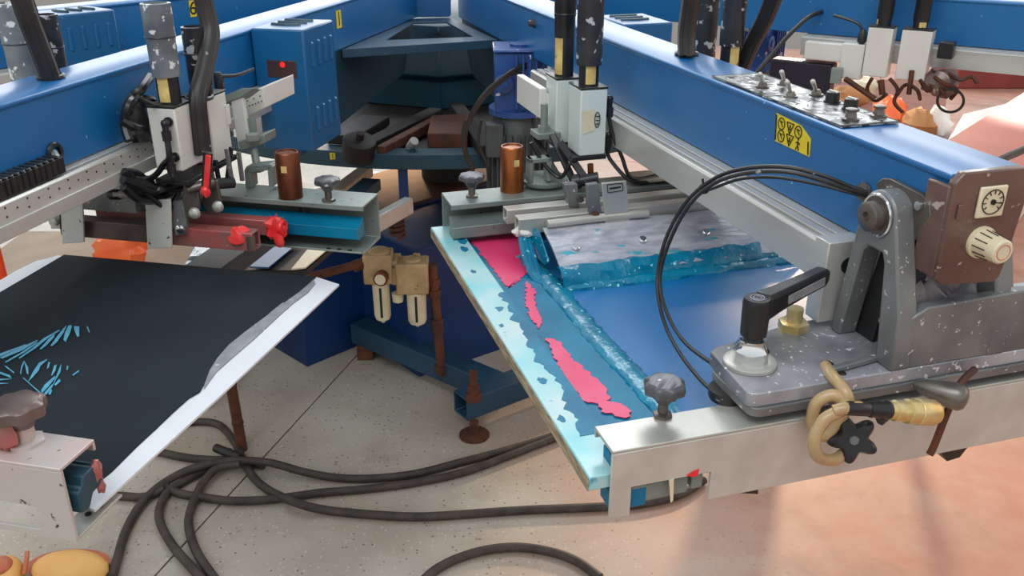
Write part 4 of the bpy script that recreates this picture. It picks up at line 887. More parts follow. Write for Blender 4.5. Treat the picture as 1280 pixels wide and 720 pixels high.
m = MB(FR); m.rev(PZ(FR, 1.10, 1035, 457), (0, 0, 1), [(0, .007), (.003, .007), (.005, .004)], 12); m.build('screw', M['dark'], pbk)
# clamp lever
cl = thing('clamp_lever', 'black clamp lever on a chrome base standing on the spattered bracket plate', 'lever', FR, (2.766, -.238, 1.10))
cu_, cv_ = 2.766, -.238
m = MB(FR); m.rev((cu_, cv_, 1.1005), (0, 0, 1), [(0, .033), (.004, .033), (.006, .030), (.006, .024)], 32); m.build('washer', M['alu'], cl)
m = MB(FR); m.rev((cu_, cv_, 1.106), (0, 0, 1), [(0, .0215), (.014, .0215), (.016, .0225), (.026, .0165), (.030, .0165)], 28); m.build('chrome_base', M['chrome'], cl)
m = MB(FR); m.rev((cu_, cv_, 1.136), (0, 0, 1), [(0, .0125), (.006, .0125), (.006, .0162), (.050, .0172), (.055, .0155)], 28); hb = m.build('hub', M['black'], cl)
m = MB(FR); m.torus((cu_, cv_, 1.1912), (0, 0, 1), .0085, .0008, 20, 6); m.torus((cu_, cv_, 1.1912), (0, 0, 1), .005, .0008, 16, 6); m.build('hub_ring', M['castdark'], hb)
tip = PV(FR, cv_ + .122, 1030, 347)
a = Vector((cu_, cv_, 1.172)); dirv = (tip - a); wv = Vector((0, 0, 1)).cross(dirv).normalized()
m = MB(FR); vs = []
for f_, hw, hh in ((0.06, .0135, .017), (.3, .0115, .0145), (.7, .0105, .0125), (.94, .0105, .012), (1.03, .007, .008)):
    c = a + dirv * f_ + Vector((0, 0, .004))
    for sx, sz in ((-1, -1), (1, -1), (1, 1), (-1, 1)): vs.append(c + wv * sx * hw + Vector((0, 0, sz * hh)))
fs = [(0, 3, 2, 1), (16, 17, 18, 19)]
for i in range(4):
    for k_ in range(4): fs.append((i * 4 + k_, i * 4 + (k_ + 1) % 4, i * 4 + 4 + (k_ + 1) % 4, i * 4 + 4 + k_))
m.add(vs, fs); hd = m.build('handle', M['black'], cl, .005, seg=3)
m = MB(FR); c0 = a + dirv * .35; c1 = a + dirv * .9
m.bar(c0 - wv * .0108 + Vector((0, 0, .003)), c1 - wv * .0105 + Vector((0, 0, .003)), .002, .012); m.build('grip_recess', M['castdark'], hd, .0005)
# rag stuffed behind the front wall
rg = MB(FR); rnd = random.Random(9); rows = []
for i in range(9):
    rows.append([(2.725 + i * .0105, -.045 + k_ * .012, 1.166 + .035 * math.sin(k_ * .9 + i) * .4 + rnd.uniform(-.006, .012) + .008 * math.sin(i * 1.3)) for k_ in range(13)])
rg.sheet(rows, .012, (0, 0, 1)); tag(rg.build('rag', M['rag'], None), 'grey ink-stained rag stuffed behind the front wall of the cast bracket', 'rag')
rg2 = MB(FR); rg2.blob((2.765, -.035, 1.15), (.028, .02, .04), 16, .1, 4); tag(rg2.build('rag', M['cast'], None), 'smooth grey lump of cloth inside the A-shaped tower', 'rag')
# tapered handle, bent rod, five-lobed knob, tan hose with brass coupling on the front clamp
hn = thing('clamp_crank', 'tapered brown metal handle with bent rod on the front of the pale clamp', 'handle', FR, (2.85, .0, 1.0))
a = PU(FR, 2.842, 1142, 480); b_ = PU(FR, 2.885, 1203, 498); m = MB(FR); d = b_ - a; m.rev(a, d, [(0, .004), (.012, .010), (d.length * .55, .0145), (d.length * .8, .0170), (d.length * .98, .0165), (d.length * 1.08, .012), (d.length * 1.12, .004)], 20); m.build('grip', M['steel'], hn)
m = MB(FR); m.tube([PU(FR, 2.846, 1218, 462), PU(FR, 2.86, 1200, 480), PU(FR, 2.862, 1184, 515), PU(FR, 2.86, 1168, 556), PU(FR, 2.86, 1162, 568)], .0048, 8, 4); m.build('bent_rod', M['rustdark'], hn)
sk = thing('star_knob', 'black five-lobed knob on the front of the pale clamp below the bracket', 'knob', FR, (2.85, -.13, 1.02))
c = PU(FR, 2.868, 1064, 546); m = MB(FR); m.star(c, (.85, -.42, .3), .031, .017, 5, .42, 60); m.build('knob_head', M['black'], sk)
m = MB(FR); m.cyl(c, Vector((2.8362, c.y + .01, c.z - .002)), .008, n=12); m.build('threaded_stem', M['steel'], sk)
m = MB(FR); m.rev(c + Vector((.85, -.42, .3)).normalized() * .017, (.85, -.42, .3), [(0, .006), (.0015, .005)], 12); m.build('worn_cap', M['cast'], sk)
ah = thing('air_hose', 'short tan air hose coiled over the front clamp with taped brass coupling', 'hose', FR, (2.86, -.12, 1.03))
m = MB(FR); m.tube([PU(FR, 2.80, 1032, 458), PU(FR, 2.83, 1040, 470), PU(FR, 2.86, 1055, 488), PU(FR, 2.868, 1060, 505), PU(FR, 2.862, 1048, 525), PU(FR, 2.86, 1030, 545), PU(FR, 2.852, 1016, 530), PU(FR, 2.852, 1020, 505), PU(FR, 2.858, 1040, 494), PU(FR, 2.868, 1056, 503),
    PU(FR, 2.886, 1052, 512), PU(FR, 2.888, 1030, 525), PU(FR, 2.888, 1018, 548), PU(FR, 2.886, 1022, 570), PU(FR, 2.88, 1042, 575), PU(FR, 2.872, 1056, 566)], .0076, 10, 8); m.build('hose_coil', M['hose'], ah)
m = MB(FR); m.tube([PU(FR, 2.888, 1042, 514), PU(FR, 2.892, 1058, 510), PU(FR, 2.892, 1075, 509)], .0076, 10); m.build('hose_end', M['hose'], ah)
ax0 = PU(FR, 2.892, 1057, 510); ax1 = PU(FR, 2.90, 1190, 517); d = ax1 - ax0; Ln = d.length
m = MB(FR); m.rev(ax0, d, [(0, .0075), (.004, .0085), (.03, .0085), (.031, .008)], 18); m.build('black_sleeve', M['black'], ah)
m = MB(FR); m.rev(ax0 + d.normalized() * .031, d, [(0, .0085), (.004, .010), (.008, .0088), (.013, .0108), (.018, .0094), (.024, .0118), (.028, .0108)], 18); m.blob(ax0 + d.normalized() * .054 + Vector((0, 0, -.010)), (.008, .009, .008), 10, .25, 2); m.build('tape_wrap', M['black'], ah)
m = MB(FR); m.rev(ax0 + d.normalized() * .058, d, [(0, .0105), (.008, .0105), (.009, .0125), (.015, .0125), (.016, .011), (.020, .0125), (.026, .0125), (.027, .0148), (.040, .0148), (.041, .0160), (.064, .0155), (.069, .013), (.071, .008)], 24); m.build('coupling', M['brass'], ah)
# looped control cables
cc2 = thing('control_cable', 'thin black cables looping from the near right arm over the blue screen', 'cable', FR, (2.6, -.2, 1.10))
P1 = [(1083, 240, -.055), (1062, 233, -.075), (1030, 220, -.105), (985, 209, -.14), (935, 210, -.17), (895, 222, -.19), (860, 250, -.21), (835, 292, -.225), (823, 335, -.235), (823, 372, -.245), (833, 410, -.255), (852, 445, -.265), (875, 474, -.272), (892, 490, -.276)]
P2 = [(1083, 243, -.055), (1060, 237, -.08), (1028, 226, -.112), (985, 215, -.148), (935, 216, -.178), (893, 229, -.198), (862, 256, -.216), (839, 297, -.229), (826, 338, -.237), (827, 370, -.243), (840, 405, -.25), (858, 430, -.257), (878, 446, -.262), (892, 455, -.265)]
P3 = [(1083, 246, -.055), (1058, 240, -.07), (1020, 230, -.10), (970, 222, -.14), (925, 224, -.165), (890, 236, -.19), (860, 262, -.21), (836, 303, -.227), (824, 342, -.238), (825, 374, -.246), (836, 412, -.256)]
for P_ in (P1, P2): m = MB(FR); m.tube([PV(FR, d, x, y) for x, y, d in P_], .0029, 8, 6); m.build('cable', M['rubber'], cc2)
m = MB(FR); m.tube([PV(FR, d, x, y) for x, y, d in P3[:6]] + [PV(FR, -.198, 876, 240)], .0022, 7, 6); m.build('cable', M['rubber'], cc2)
m = MB(FR); c = PV(FR, -.196, 880, 236); m.torus(c, (.6, -.2, .5), .0062, .002, 14, 6); m.cyl(c, c + Vector((0, -.004, .016)), .0018, n=6); m.build('cable_tie', M['black'], cc2)
# ------------------------------------------------------------------ pallet, sheet and shirt under the left arm
ZP = .972
def zpoly(pts, F=FL, z=ZP): return [PZ(F, z, *q) for q in pts]
pal = thing('print_pallet', 'flat pallet under the white sheet and black shirt at left', 'pallet', FL, (2.45, .12, .94))
c0 = PZ(FL, ZP - .004, 424, 356); c1 = PZ(FL, ZP - .004, 118, 637)
m = MB(FL); m.prism([(c0.x + .03, c0.y - .05), (2.79, c1.y - .05), (2.79, -.16), (c0.x + .03, -.14)], 'z', .952, ZP - .0045); m.build('board', M['alu'], pal, .003)
m = MB(FL); m.box((1.75, .08, .912), (2.70, .16, .952)); m.build('support_arm', M['teal'], pal, .002)
sheet = MB(FL)
pl = zpoly(((424, 355), (396, 346), (72, 319), (58, 323), (45, 326), (20, 338), (0, 350), (-60, 384))) + [Vector((2.79, -.19, ZP)), Vector((2.79, .36, ZP))] + zpoly(((112, 634), (118, 637), (270, 499)))
sheet.flat([p - Vector((0, 0, .004)) for p in pl], .0035, (0, 0, 1)); tag(sheet.build('paper_sheet', M['paper'], None, smooth=0), 'white sheet sticking out from under the black shirt', 'sheet')
shirt = MB(FL)
edge = [(395, 347), (388, 354), (374, 366), (350, 383), (330, 398), (306, 416), (286, 432), (272, 448), (262, 464), (256, 480), (250, 491), (236, 499), (218, 515), (196, 536), (170, 560), (140, 590), (112, 612)]
N_ = len(edge); rows = []
for i in range(17):
    r_ = []
    a = PZ(FL, ZP, *edge[i]); f = i / 16
    lft = Vector((2.128 + .66 * f, -.152 + .03 * f, ZP))
    for k_ in range(15):
        t_ = k_ / 14; p = lft.lerp(a, t_); p.z = ZP + .0016 * math.sin(5 * t_ + 3 * f) * math.sin(4 * f) + .0022
        r_.append(p)
    rows.append(r_)
top = [Vector((p.x - .012, p.y, ZP - .03)) for p in rows[0]]
rows = [top] + rows
shirt.sheet(rows, .002, (0, 0, 1)); so_ = shirt.build('black_shirt', M['shirt'], None); tag(so_, 'black cotton shirt with blue print stretched flat on the pallet', 'shirt')
shapes = [[(0,345),(180,280),(185,285),(90,325),(0,365)],[(0,372),(150,300),(260,250),(262,255),(160,320),(15,380)],[(35,402),(150,335),(250,268),(262,268),(180,330),(40,408)],
 [(130,375),(220,310),(300,240),(410,180),(415,185),(335,235),(250,305),(135,380)],[(275,313),(340,240),(380,210),(375,230),(320,290),(285,315)],[(350,290),(400,220),(440,170),(462,150),(440,200),(390,270),(360,293)],
 [(440,250),(450,200),(475,150),(498,150),(490,190),(455,265)],[(513,155),(550,158),(548,225),(535,228),(515,180)],[(600,158),(607,155),(622,195),(615,198)],[(140,480),(148,430),(165,395),(172,400),(155,440),(145,490)],
 [(168,395),(195,440),(198,490),(185,480),(175,430)],[(195,540),(230,470),(270,410),(328,383),(325,390),(280,430),(270,460),(230,505)],[(325,450),(335,405),(347,405),(340,440)],[(355,495),(375,430),(393,420),(385,460),(362,498)],
 [(285,600),(310,560),(380,500),(385,510),(330,580),(290,620)],[(305,620),(340,580),(370,550),(410,450),(425,415),(420,470),(385,530),(360,580),(320,630)],[(335,625),(350,585),(362,600),(350,630)],[(375,560),(410,520),(422,535),(385,568)],
 [(460,455),(465,428),(475,432),(468,460)],[(502,492),(545,460),(550,465),(508,498)],[(155,510),(165,513),(312,640),(305,646)],[(30,430),(45,432),(100,475),(95,482)],[(0,470),(70,495),(80,515),(0,485)],[(0,520),(80,520),(0,530)],[(0,548),(60,550),(0,556)]]
m = MB(FL)
for s_ in shapes: m.flat([PZ(FL, ZP + .0034, x / 5.54, 380 + y / 5.54) for x, y in s_], .0006, (0, 0, 1))
m.build('blue_print', M['print'], so_, smooth=0)
m = MB(FL); g_ = [(392, 350), (394, 355), (385, 366), (366, 380), (348, 396), (318, 424), (290, 448), (270, 466), (255, 487), (256, 476), (268, 452), (284, 432), (306, 414), (332, 396), (352, 380), (376, 363)]
m.flat([PZ(FL, ZP + .0003, *q) for q in g_], .0012, (0, 0, 1)); tag(m.build('tape_strip', M['greytapewide'], None, smooth=0), 'lint-covered grey tape strip along the edge of the black shirt', 'tape')

# ------------------------------------------------------------------ hub, ring and works at the centre
hub = thing('press_hub', 'dark blue central hub where the press arms meet', 'press hub', FC, (0, 0, .55))
m = MB(FC); pr = [(-.118, 1.212), (.045, 1.212), (.05, 1.40), (-.123, 1.40)]; m.prism([(-.118, 1.230), (-.112, 1.224), (.040, 1.224), (.046, 1.230), (.05, 1.40), (-.122, 1.40)], 'u', .455, .462); m.build('front_plate', M['hubblue'], hub, .003)
m = MB(FC); m.rev((0, 0, .886), (0, 0, 1), [(0, .40), (.104, .42), (.13, .46), (.20, .46), (.30, .42), (.326, .30)], 8); m.build('drum', M['teal'], hub, .004)
m = MB(FC); m.rev((0, 0, .512), (0, 0, 1), [(0, .11), (.345, .11)], 24); m.build('column', M['dark'], hub)
def pz(z, *q): return [PZ(FC, z, *a) for a in q]
zg = 1.222
q1 = pz(zg, (508, 24), (563, 22), (622, 50), (428, 62)); q2 = pz(zg, (517, 28), (558, 27), (592, 46), (482, 50))
gp = MB(FC); vs = [p for p in q1] + [p for p in q2]; dn = Vector((0, 0, -.006)); vs += [p + dn for p in vs]
fs = []
for i in range(4):
    j = (i + 1) % 4; fs += [(i, j, 4 + j, 4 + i), (8 + j, 8 + i, 12 + i, 12 + j), (j, i, 8 + i, 8 + j), (4 + i, 4 + j, 12 + j, 12 + i)]
gp.add(vs, fs); gp.build('gusset_plate', M['footblue'], hub, .001)
m = MB(FC); a, b_ = q1[3], q1[2]; m.flat([a + Vector((.002, 0, .002)), b_ + Vector((.002, 0, .002)), b_ + Vector((.002, 0, -.022)), a + Vector((.002, 0, -.022))], .005, (1, 0, 0)); m.build('gusset_flange', M['footblue'], hub, .001)
for F_, v_, s_, ue in ((FL, .046, -1, 1.44), (FR, -.046, 1, 1.30)):
    m = MB(F_); m.prism([(.50, 1.223), (ue, 1.223), (ue, 1.00), (.62, 1.06)], 'v', v_, v_ + s_ * .006); m.build('gusset_web', M['teal'], hub)
ring = MB(FC); n = 96; o_ = []; i_ = []
for k_ in range(n):
    a = 2 * math.pi * k_ / n; o_.append((1.05 * math.cos(a), 1.05 * math.sin(a))); i_.append((0.978 * math.cos(a), 0.978 * math.sin(a)))
ring.ring_prism(o_, i_, 'z', .850, .899); rg_ = ring.build('index_ring', M['teal'], None, .003); tag(rg_, 'dark teal ring beam with small yellow number tag around the hub', 'ring beam')
a = PU(FC, 1.02, 411, 193); b_ = PU(FC, 1.02, 419, 201)
rt = thing('number_tag', 'small yellow tag with a 1 on the dark teal ring beam', 'tag', FC, (1.05, a.y, b_.z))
m = MB(FC); rr = lambda v: math.sqrt(1.0505 ** 2 - v * v); m.box((rr(a.y), a.y, b_.z), (rr(a.y) + .004, b_.y, a.z)); m.build('plate', M['yellow'], rt, smooth=0)
m = MB(FC); text_mesh(m, '1', (rr(a.y) + .0045, (a.y + b_.y) / 2, (a.z + b_.z) / 2), (0, 1, 0), (0, 0, 1), .02, .0004); m.build('digit', M['labelink'], rt, smooth=0)
tb = thing('indexer', 'dark rusty indexing mechanism inside the ring beam', 'mechanism', FC, (0, 0, .72))
m = MB(FC); m.rev((0, 0, .858), (0, 0, 1), [(0, .975), (.02, .975), (.026, .95)], 64); m.build('deck', M['dark'], tb)  # dark disc filling the hub cavity; the cavity's shade is in its colour
for (x0, y0, x1, y1, wd, ht, mt) in ((452, 186, 545, 140, .05, .03, 'dark'), (476, 189, 548, 150, .03, .03, 'rust'), (470, 150, 428, 175, .10, .03, 'dark'), (570, 135, 610, 190, .05, .04, 'dark')):
    m = MB(FC); m.bar(PZ(FC, .905, x0, y0), PZ(FC, .915, x1, y1), wd, ht); m.build('link_bar', M[mt], tb, .003)
m = MB(FC); c = PZ(FC, .93, 446, 178); m.rev(c - Vector((0, 0, .045)), (.3, .2, 1), [(0, .05), (.06, .05), (.065, .04), (.065, .012), (.085, .012)], 24); m.build('cam_wheel', M['dark'], tb)
m = MB(FC); p = pz(.886, (535, 186), (585, 186), (585, 160), (540, 162)); m.flat(p, .05, (0, 0, 1)); m.build('cover_box', M['rustdark'], tb, .004)
m = MB(FC); m.cyl(PZ(FC, .90, 512, 185), PZ(FC, .93, 518, 176), .014, n=10); m.build('fitting', M['alu'], tb)

# post, spring and pale diagonal arm below the ring
pst = MB(FC); a = PU(FC, 1.10, 500, 216); b_ = PU(FC, 1.10, 502, 262); pst.box((.985, a.y - .014, b_.z - .02), (1.02, a.y + .014, .852)); tag(pst.build('ring_post', M['navy'], None, .003), 'short blue post hanging below the ring beam', 'post')
arm_ = MB(FC); arm_.bar(PU(FC, 1.30, 458, 286), PU(FC, 1.12, 512, 256), .03, .05); tag(arm_.build('diagonal_bar', M['alurail'], None, .004), 'pale metal bar running diagonally between the two rear clamps', 'bar')
arm2 = MB(FC); arm2.bar(PU(FC, .9, 418, 245), PU(FC, .5, 458, 214), .05, .04); tag(arm2.build('diagonal_bar', M['cream'], None, .004), 'cream bar slanting behind the left clamp knob', 'bar')
spg = MB(FC); c = PU(FC, 1.0, 497, 296); spg.tube([(c.x + .022 * math.cos(k_ * .9), c.y + .022 * math.sin(k_ * .9), c.z + .0022 * k_) for k_ in range(34)], .005, 7, 3); tag(spg.build('coil_spring', M['rustdark'], None), 'rusty coil spring under the pale diagonal bar', 'spring')

# ------------------------------------------------------------------ base cabinet, feet and air unit
P0 = PZ(FC, 0, 384, 459); e1 = (PZ(FC, 0, 454, 430) - P0).normalized(); e2 = Vector((-e1.y, e1.x, 0))
if e2.y > 0: e2 = -e2
bc = thing('base_cabinet', 'dark blue base cabinet standing on the floor under the hub', 'cabinet', FC, P0 + e1 * .6 + e2 * .1)
HB = .50
m = MB(FC); q = [P0, P0 + e1 * 1.35, P0 + e1 * 1.35 + e2 * .42, P0 + e2 * .42]; m.add(q + [p + Vector((0, 0, HB)) for p in q], [(0, 3, 2, 1), (4, 5, 6, 7), (0, 1, 5, 4), (1, 2, 6, 5), (2, 3, 7, 6), (3, 0, 4, 7)]); m.build('body', M['navy'], bc, .004)
m = MB(FC); o = Vector((0, 0, HB)); m.add([p + o for p in q] + [p + o + Vector((0, 0, .012)) for p in q], [(0, 3, 2, 1), (4, 5, 6, 7), (0, 1, 5, 4), (1, 2, 6, 5), (2, 3, 7, 6), (3, 0, 4, 7)]); m.build('top_plate', M['rustdark'], bc, .002)
B0 = PZ(FC, 0, 452, 424); B1 = PZ(FC, .135, 592, 474); bdir = Vector((B1.x - B0.x, B1.y - B0.y, 0)).normalized(); bn = Vector((-bdir.y, bdir.x, 0))
if bn.x > 0: bn = -bn
td = (PZ(FC, .135, 690, 452) - PZ(FC, .135, 575, 494)); td.z = 0; td.normalize(); Bc = B0 + bdir * (PZ(FC, 0, 545, 462) - B0).length
q = [B0, Bc, Bc + td * .8, B0 + td * .8]
m = MB(FC); m.add(q + [p + Vector((0, 0, HB - .001)) for p in q], [(0, 3, 2, 1), (4, 5, 6, 7), (0, 1, 5, 4), (1, 2, 6, 5), (2, 3, 7, 6), (3, 0, 4, 7)]); m.build('front_bay', M['navy'], bc, .004)
bf = thing('foot_frame', 'steel blue square-tube foot frame with open end and rusty levelling bolt', 'foot frame', FC, PZ(FC, 0, 585, 580))
zf0, zf1 = .055, .135
pa = PZ(FC, zf1, 575, 494); pb_ = PZ(FC, zf1, 690, 452); d = (pb_ - pa).normalized(); zc = (zf0 + zf1) / 2
m = MB(FC); s0 = Vector((pa.x, pa.y, zc)); m.square_tube(s0, s0 + d * .75, .080, .080, .006); m.build('foot_tube', M['footblue'], bf, .003)
ba = PZ(FC, zf1, 448, 400); bb = s0 + d * .17
m = MB(FC); m.bar(Vector((ba.x, ba.y, zc)), Vector((bb.x, bb.y, zc)), .085, .079); m.build('cross_tube', M['footblue'], bf, .003)
m = MB(FC); c = PZ(FC, 0, 458, 446); m.box((c.x - .03, c.y - .03, 0), (c.x + .03, c.y + .03, .06)); m.build('foot_block', M['rust'], bf, .002)
c = PZ(FC, zf1, 592, 500)
m = MB(FC); m.cyl((c.x, c.y, zf1), (c.x, c.y, zf1 + .105), .0125, n=14); m.rev((c.x, c.y, zf1), (0, 0, 1), [(0, .026), (.028, .026)], 6); m.rev((c.x, c.y, zf1 + .028), (0, 0, 1), [(0, .02), (.03, .019)], 6); m.build('levelling_bolt', M['rust'], bf)
m = MB(FC); m.cyl((c.x, c.y, .0), (c.x, c.y, zf0), .015, n=12); m.rev((c.x, c.y, 0), (0, 0, 1), [(0, .05), (.006, .05), (.012, .03)], 20); m.build('foot_pad', M['rust'], bf)
fu = thing('air_filter_unit', 'dusty beige twin-bowl air filter and regulator on the dark blue base', 'air filter', FC, PU(FC, .98, 500, 380))
ub = .98
def fpt(px, py, du=0): return PU(FC, ub + du, px, py)
a = fpt(458, 320); b_ = fpt(535, 362)
m = MB(FC)
m.box((ub - .05, fpt(456, 350).y, fpt(456, 352).z), (ub + .03, fpt(492, 350).y, fpt(456, 316).z)); m.box((ub - .05, fpt(496, 350).y, fpt(500, 364).z), (ub + .035, fpt(536, 350).y, fpt(500, 326).z)); m.box((ub - .045, fpt(490, 350).y, fpt(500, 354).z), (ub + .02, fpt(498, 350).y, fpt(500, 324).z)); bd = m.build('body', M['frl'], fu, .006)
m = MB(FC); m.rev((ub - .01, fpt(474, 320).y, fpt(474, 318).z), (0, 0, 1), [(0, .036), (.012, .034), (.018, .022), (.019, .010)], 24); m.build('cap', M['frl'], fu); m = MB(FC); m.rev((ub - .01, fpt(515, 330).y, fpt(515, 327).z), (0, 0, 1), [(0, .03), (.008, .028), (.012, .018)], 24); m.build('cap', M['frl'], fu)
for px0, px1, py0, py1 in ((466, 488, 352, 398), (508, 533, 362, 403)):
    y0 = fpt(px0, 370).y; y1 = fpt(px1, 370).y; yc = (y0 + y1) / 2; z1_ = fpt(px0, py0).z; z0_ = fpt(px0, py1).z
    m = MB(FC); m.rev((ub, yc, z1_), (0, 0, -1), [(0, (y1 - y0) / 2), ((z1_ - z0_) * .9, (y1 - y0) / 2 * .95), (z1_ - z0_, (y1 - y0) / 2 * .8), (z1_ - z0_ + .002, .009), (z1_ - z0_ + .014, .006)], 18); bw = m.build('bowl', M['cream'], fu)
    m = MB(FC); m.box((ub + (y1 - y0) / 2 * .80, yc - .004, z0_ + .015), (ub + (y1 - y0) / 2 * 1.0 + .001, yc + .004, z1_ - .012)); m.build('sight_slot', M['dark'], bw, .001)
m = MB(FC); c = fpt(497, 366); m.rev(c, (0, 0, -1), [(0, .02), (.03, .018), (.032, .014)], 16); m.build('drain_knob', M['cream'], fu)
m = MB(FC); c = fpt(478, 345, .03); m.rev(c, (1, -.15, 0), [(0, .022), (.028, .024), (.030, .020)], 22); g_ = m.build('pressure_gauge', M['copperdark'], fu)
m = MB(FC); m.rev(c + Vector((.0302, -.0045, 0)), (1, -.15, 0), [(0, .018), (.0015, .018)], 20); m.build('dial', M['cream'], g_)
for px in (497, 521):
    m = MB(FC); c = fpt(px, 322, -.04); m.box((c.x - .004, c.y - .012, c.z - .02), (c.x + .004, c.y + .012, c.z + .016)); m.build('mounting_tab', M['frl'], fu, .003)
m = MB(FC); c0 = fpt(540, 330, -.02); c1 = fpt(552, 468, -.02); m.cyl(c0, fpt(541, 350, -.02), .017, n=14); m.cyl(fpt(542, 350, -.02), c1, .016, n=14)
for py in (352, 366, 402, 410, 460): c = fpt(542 + (py - 350) * .08, py, -.02); m.rev(c, (0, 0, 1), [(-.012, .021), (.012, .021)], 8)
m.build('down_pipe', M['rustdark'], fu)
m = MB(FC); m.cyl(fpt(458, 328), PU(FC, 1.18, 385, 347), .014, n=12); m.cyl(fpt(458, 328), fpt(443, 333, .03), .02, n=12); m.build('supply_pipe', M['rust'], fu)

# gear motor
gm_ = thing('gear_motor', 'gear motor with blue gearbox over a ribbed grey motor behind the copper cylinder', 'motor', FC, PU(FC, 1.22, 640, 250), 'gear motors')
ug = 1.22
def mp(px, py): return PU(FC, ug, px, py)
x0, x1 = mp(618, 90).y, mp(683, 90).y; zt_, zm_ = mp(650, 62).z, mp(650, 136).z; yc = (x0 + x1) / 2
m = MB(FC); m.box((ug - .085, x0, zm_), (ug + .05, x1, zt_)); m.box((ug - .095, x0 - .004, zt_), (ug + .058, x1 + .004, zt_ + .008)); gb = m.build('gearbox', M['motorblue'], gm_, .004)
m = MB(FC)
for k_ in range(5): y_ = x0 + .055 + k_ * .018; m.box((ug + .04, y_, zm_ + .012), (ug + .066, y_ + .006, zt_ - .004))
m.build('cooling_rib', M['motorblue'], gb, .001)
m = MB(FC); c = Vector((ug + .05, x0 + .024, (zt_ + zm_) / 2)); m.rev(c, (1, 0, 0), [(0, .026), (.010, .026), (.012, .020), (.012, .012), (.016, .012)], 22); m.build('bearing_cap', M['motorblue'], gb)
m = MB(FC); m.rev((ug - .015, yc - .004, zm_), (0, 0, -1), [(-.004, .084), (.012, .084)], 28); m.build('flange', M['motorblue'], gb)
zl = mp(640, 262).z
m = MB(FC); m.rev((ug - .015, yc - .006, zm_ - .012), (0, 0, -1), [(0, .070), (.03, .074), (.04, .078), (zm_ - .012 - zl, .078)], 32); mo = m.build('motor_body', M['motorgrey'], gm_)
m = MB(FC)
for k_ in range(26):
    a = 2 * math.pi * k_ / 26; cx, cy = ug - .015 + .082 * math.cos(a), yc - .006 + .082 * math.sin(a)
    m.bar((cx, cy, zl + .01), (cx, cy, zm_ - .06), .005, .016, (math.cos(a), math.sin(a), 0))
m.build('cooling_fin', M['motorgrey'], mo)
m = MB(FC); m.box((1.04, yc - .03, .862), (1.14, yc + .02, .888)); m.build('mounting_bracket', M['steel'], gm_)
m = MB(FC); a0 = mp(608, 150); m.box((ug + .03, a0.y - .004, a0.z - .09), (ug + .07, a0.y + .045, a0.z + .004)); m.build('terminal_box', M['motorgrey'], mo, .004)
m = MB(FC); m.rev(Vector((ug - .02, yc, zt_ + .008)), (0, 0, 1), [(0, .03), (.006, .03)], 20); m.build('top_cover', M['motorblue'], gb)
# second gear motor behind the near arm
src = [gm_]
g2 = gm_.copy(); COL.objects.link(g2); rm = Matrix.Rotation(math.radians(51), 4, 'Z'); p = CEN + rm @ (gm_.location - CEN)
g2.location = (p.x, p.y, gm_.location.z); g2.rotation_euler = (0, 0, gm_.rotation_euler.z + math.radians(51)); g2['label'] = 'blue gearbox seen between hoses behind the switch panel'
for ch in list(gm_.children):
    c_ = ch.copy(); COL.objects.link(c_); c_.parent = g2
    for gch in list(ch.children): d_ = gch.copy(); COL.objects.link(d_); d_.parent = c_
for off in (0, .014):
    m = MB(FC); m.tube([PU(FC, d, x, y + off * 300) for x, y, d in ((700, 60, 1.2), (665, 76, 1.25), (635, 92, 1.32), (605, 118, 1.36), (586, 150, 1.36), (580, 180, 1.34), (592, 212, 1.32))], .0055, 8); tag(m.build('motor_cable', M['rubber'], None), 'black cable arching left of the gear motor, ' + ('upper' if off == 0 else 'lower') + ' of the two', 'cable', 'cables arching over the gear motor')
for x in (578, 598):
    m = MB(FC); m.tube([PU(FC, 1.30, x + 4, 150), PU(FC, 1.30, x, 178), PU(FC, 1.30, x + 10, 205), PU(FC, 1.28, x + 14, 225)], .0045, 7); tag(m.build('motor_cable', M['rubber'], None), 'thin black cable hanging in front of the ring beam, ' + ('farther from' if x < 590 else 'nearer') + ' the gear motor', 'cable', 'cables hanging by the gear motor')

# round tray and square saddle behind the copper cylinder, grey tray on the right
ty = thing('drip_tray', 'round metal dish with square saddle beside the bright copper cylinder', 'dish', FR, PZ(FR, 1.09, 680, 231))
c = PZ(FR, 1.095, 680, 229); m = MB(FR); m.rev(c, (0, 0, 1), [(0, .02), (.002, .044), (.010, .050), (.012, .050), (.004, .042), (.003, .01)], 28); m.build('dish', M['alugreen'], ty)
m = MB(FR); a = c + Vector((0, -.012, .006))
m.box((a.x - .012, a.y - .024, a.z), (a.x + .012, a.y - .014, a.z + .05)); m.box((a.x - .012, a.y + .014, a.z), (a.x + .012, a.y + .024, a.z + .05)); m.box((a.x - .012, a.y - .024, a.z + .04), (a.x + .012, a.y + .024, a.z + .05)); m.build('saddle', M['alugreen'], ty, .002)
m = MB(FR); m.box((1.965, .0, 1.092), (2.035, .28, 1.10)); m.box((1.96, -.06, 1.094), (2.03, .0, 1.1)); tag(m.build('grey_plate', M['alu'], None, .004), 'pale plate lying on the rear clamp under the rail', 'plate')
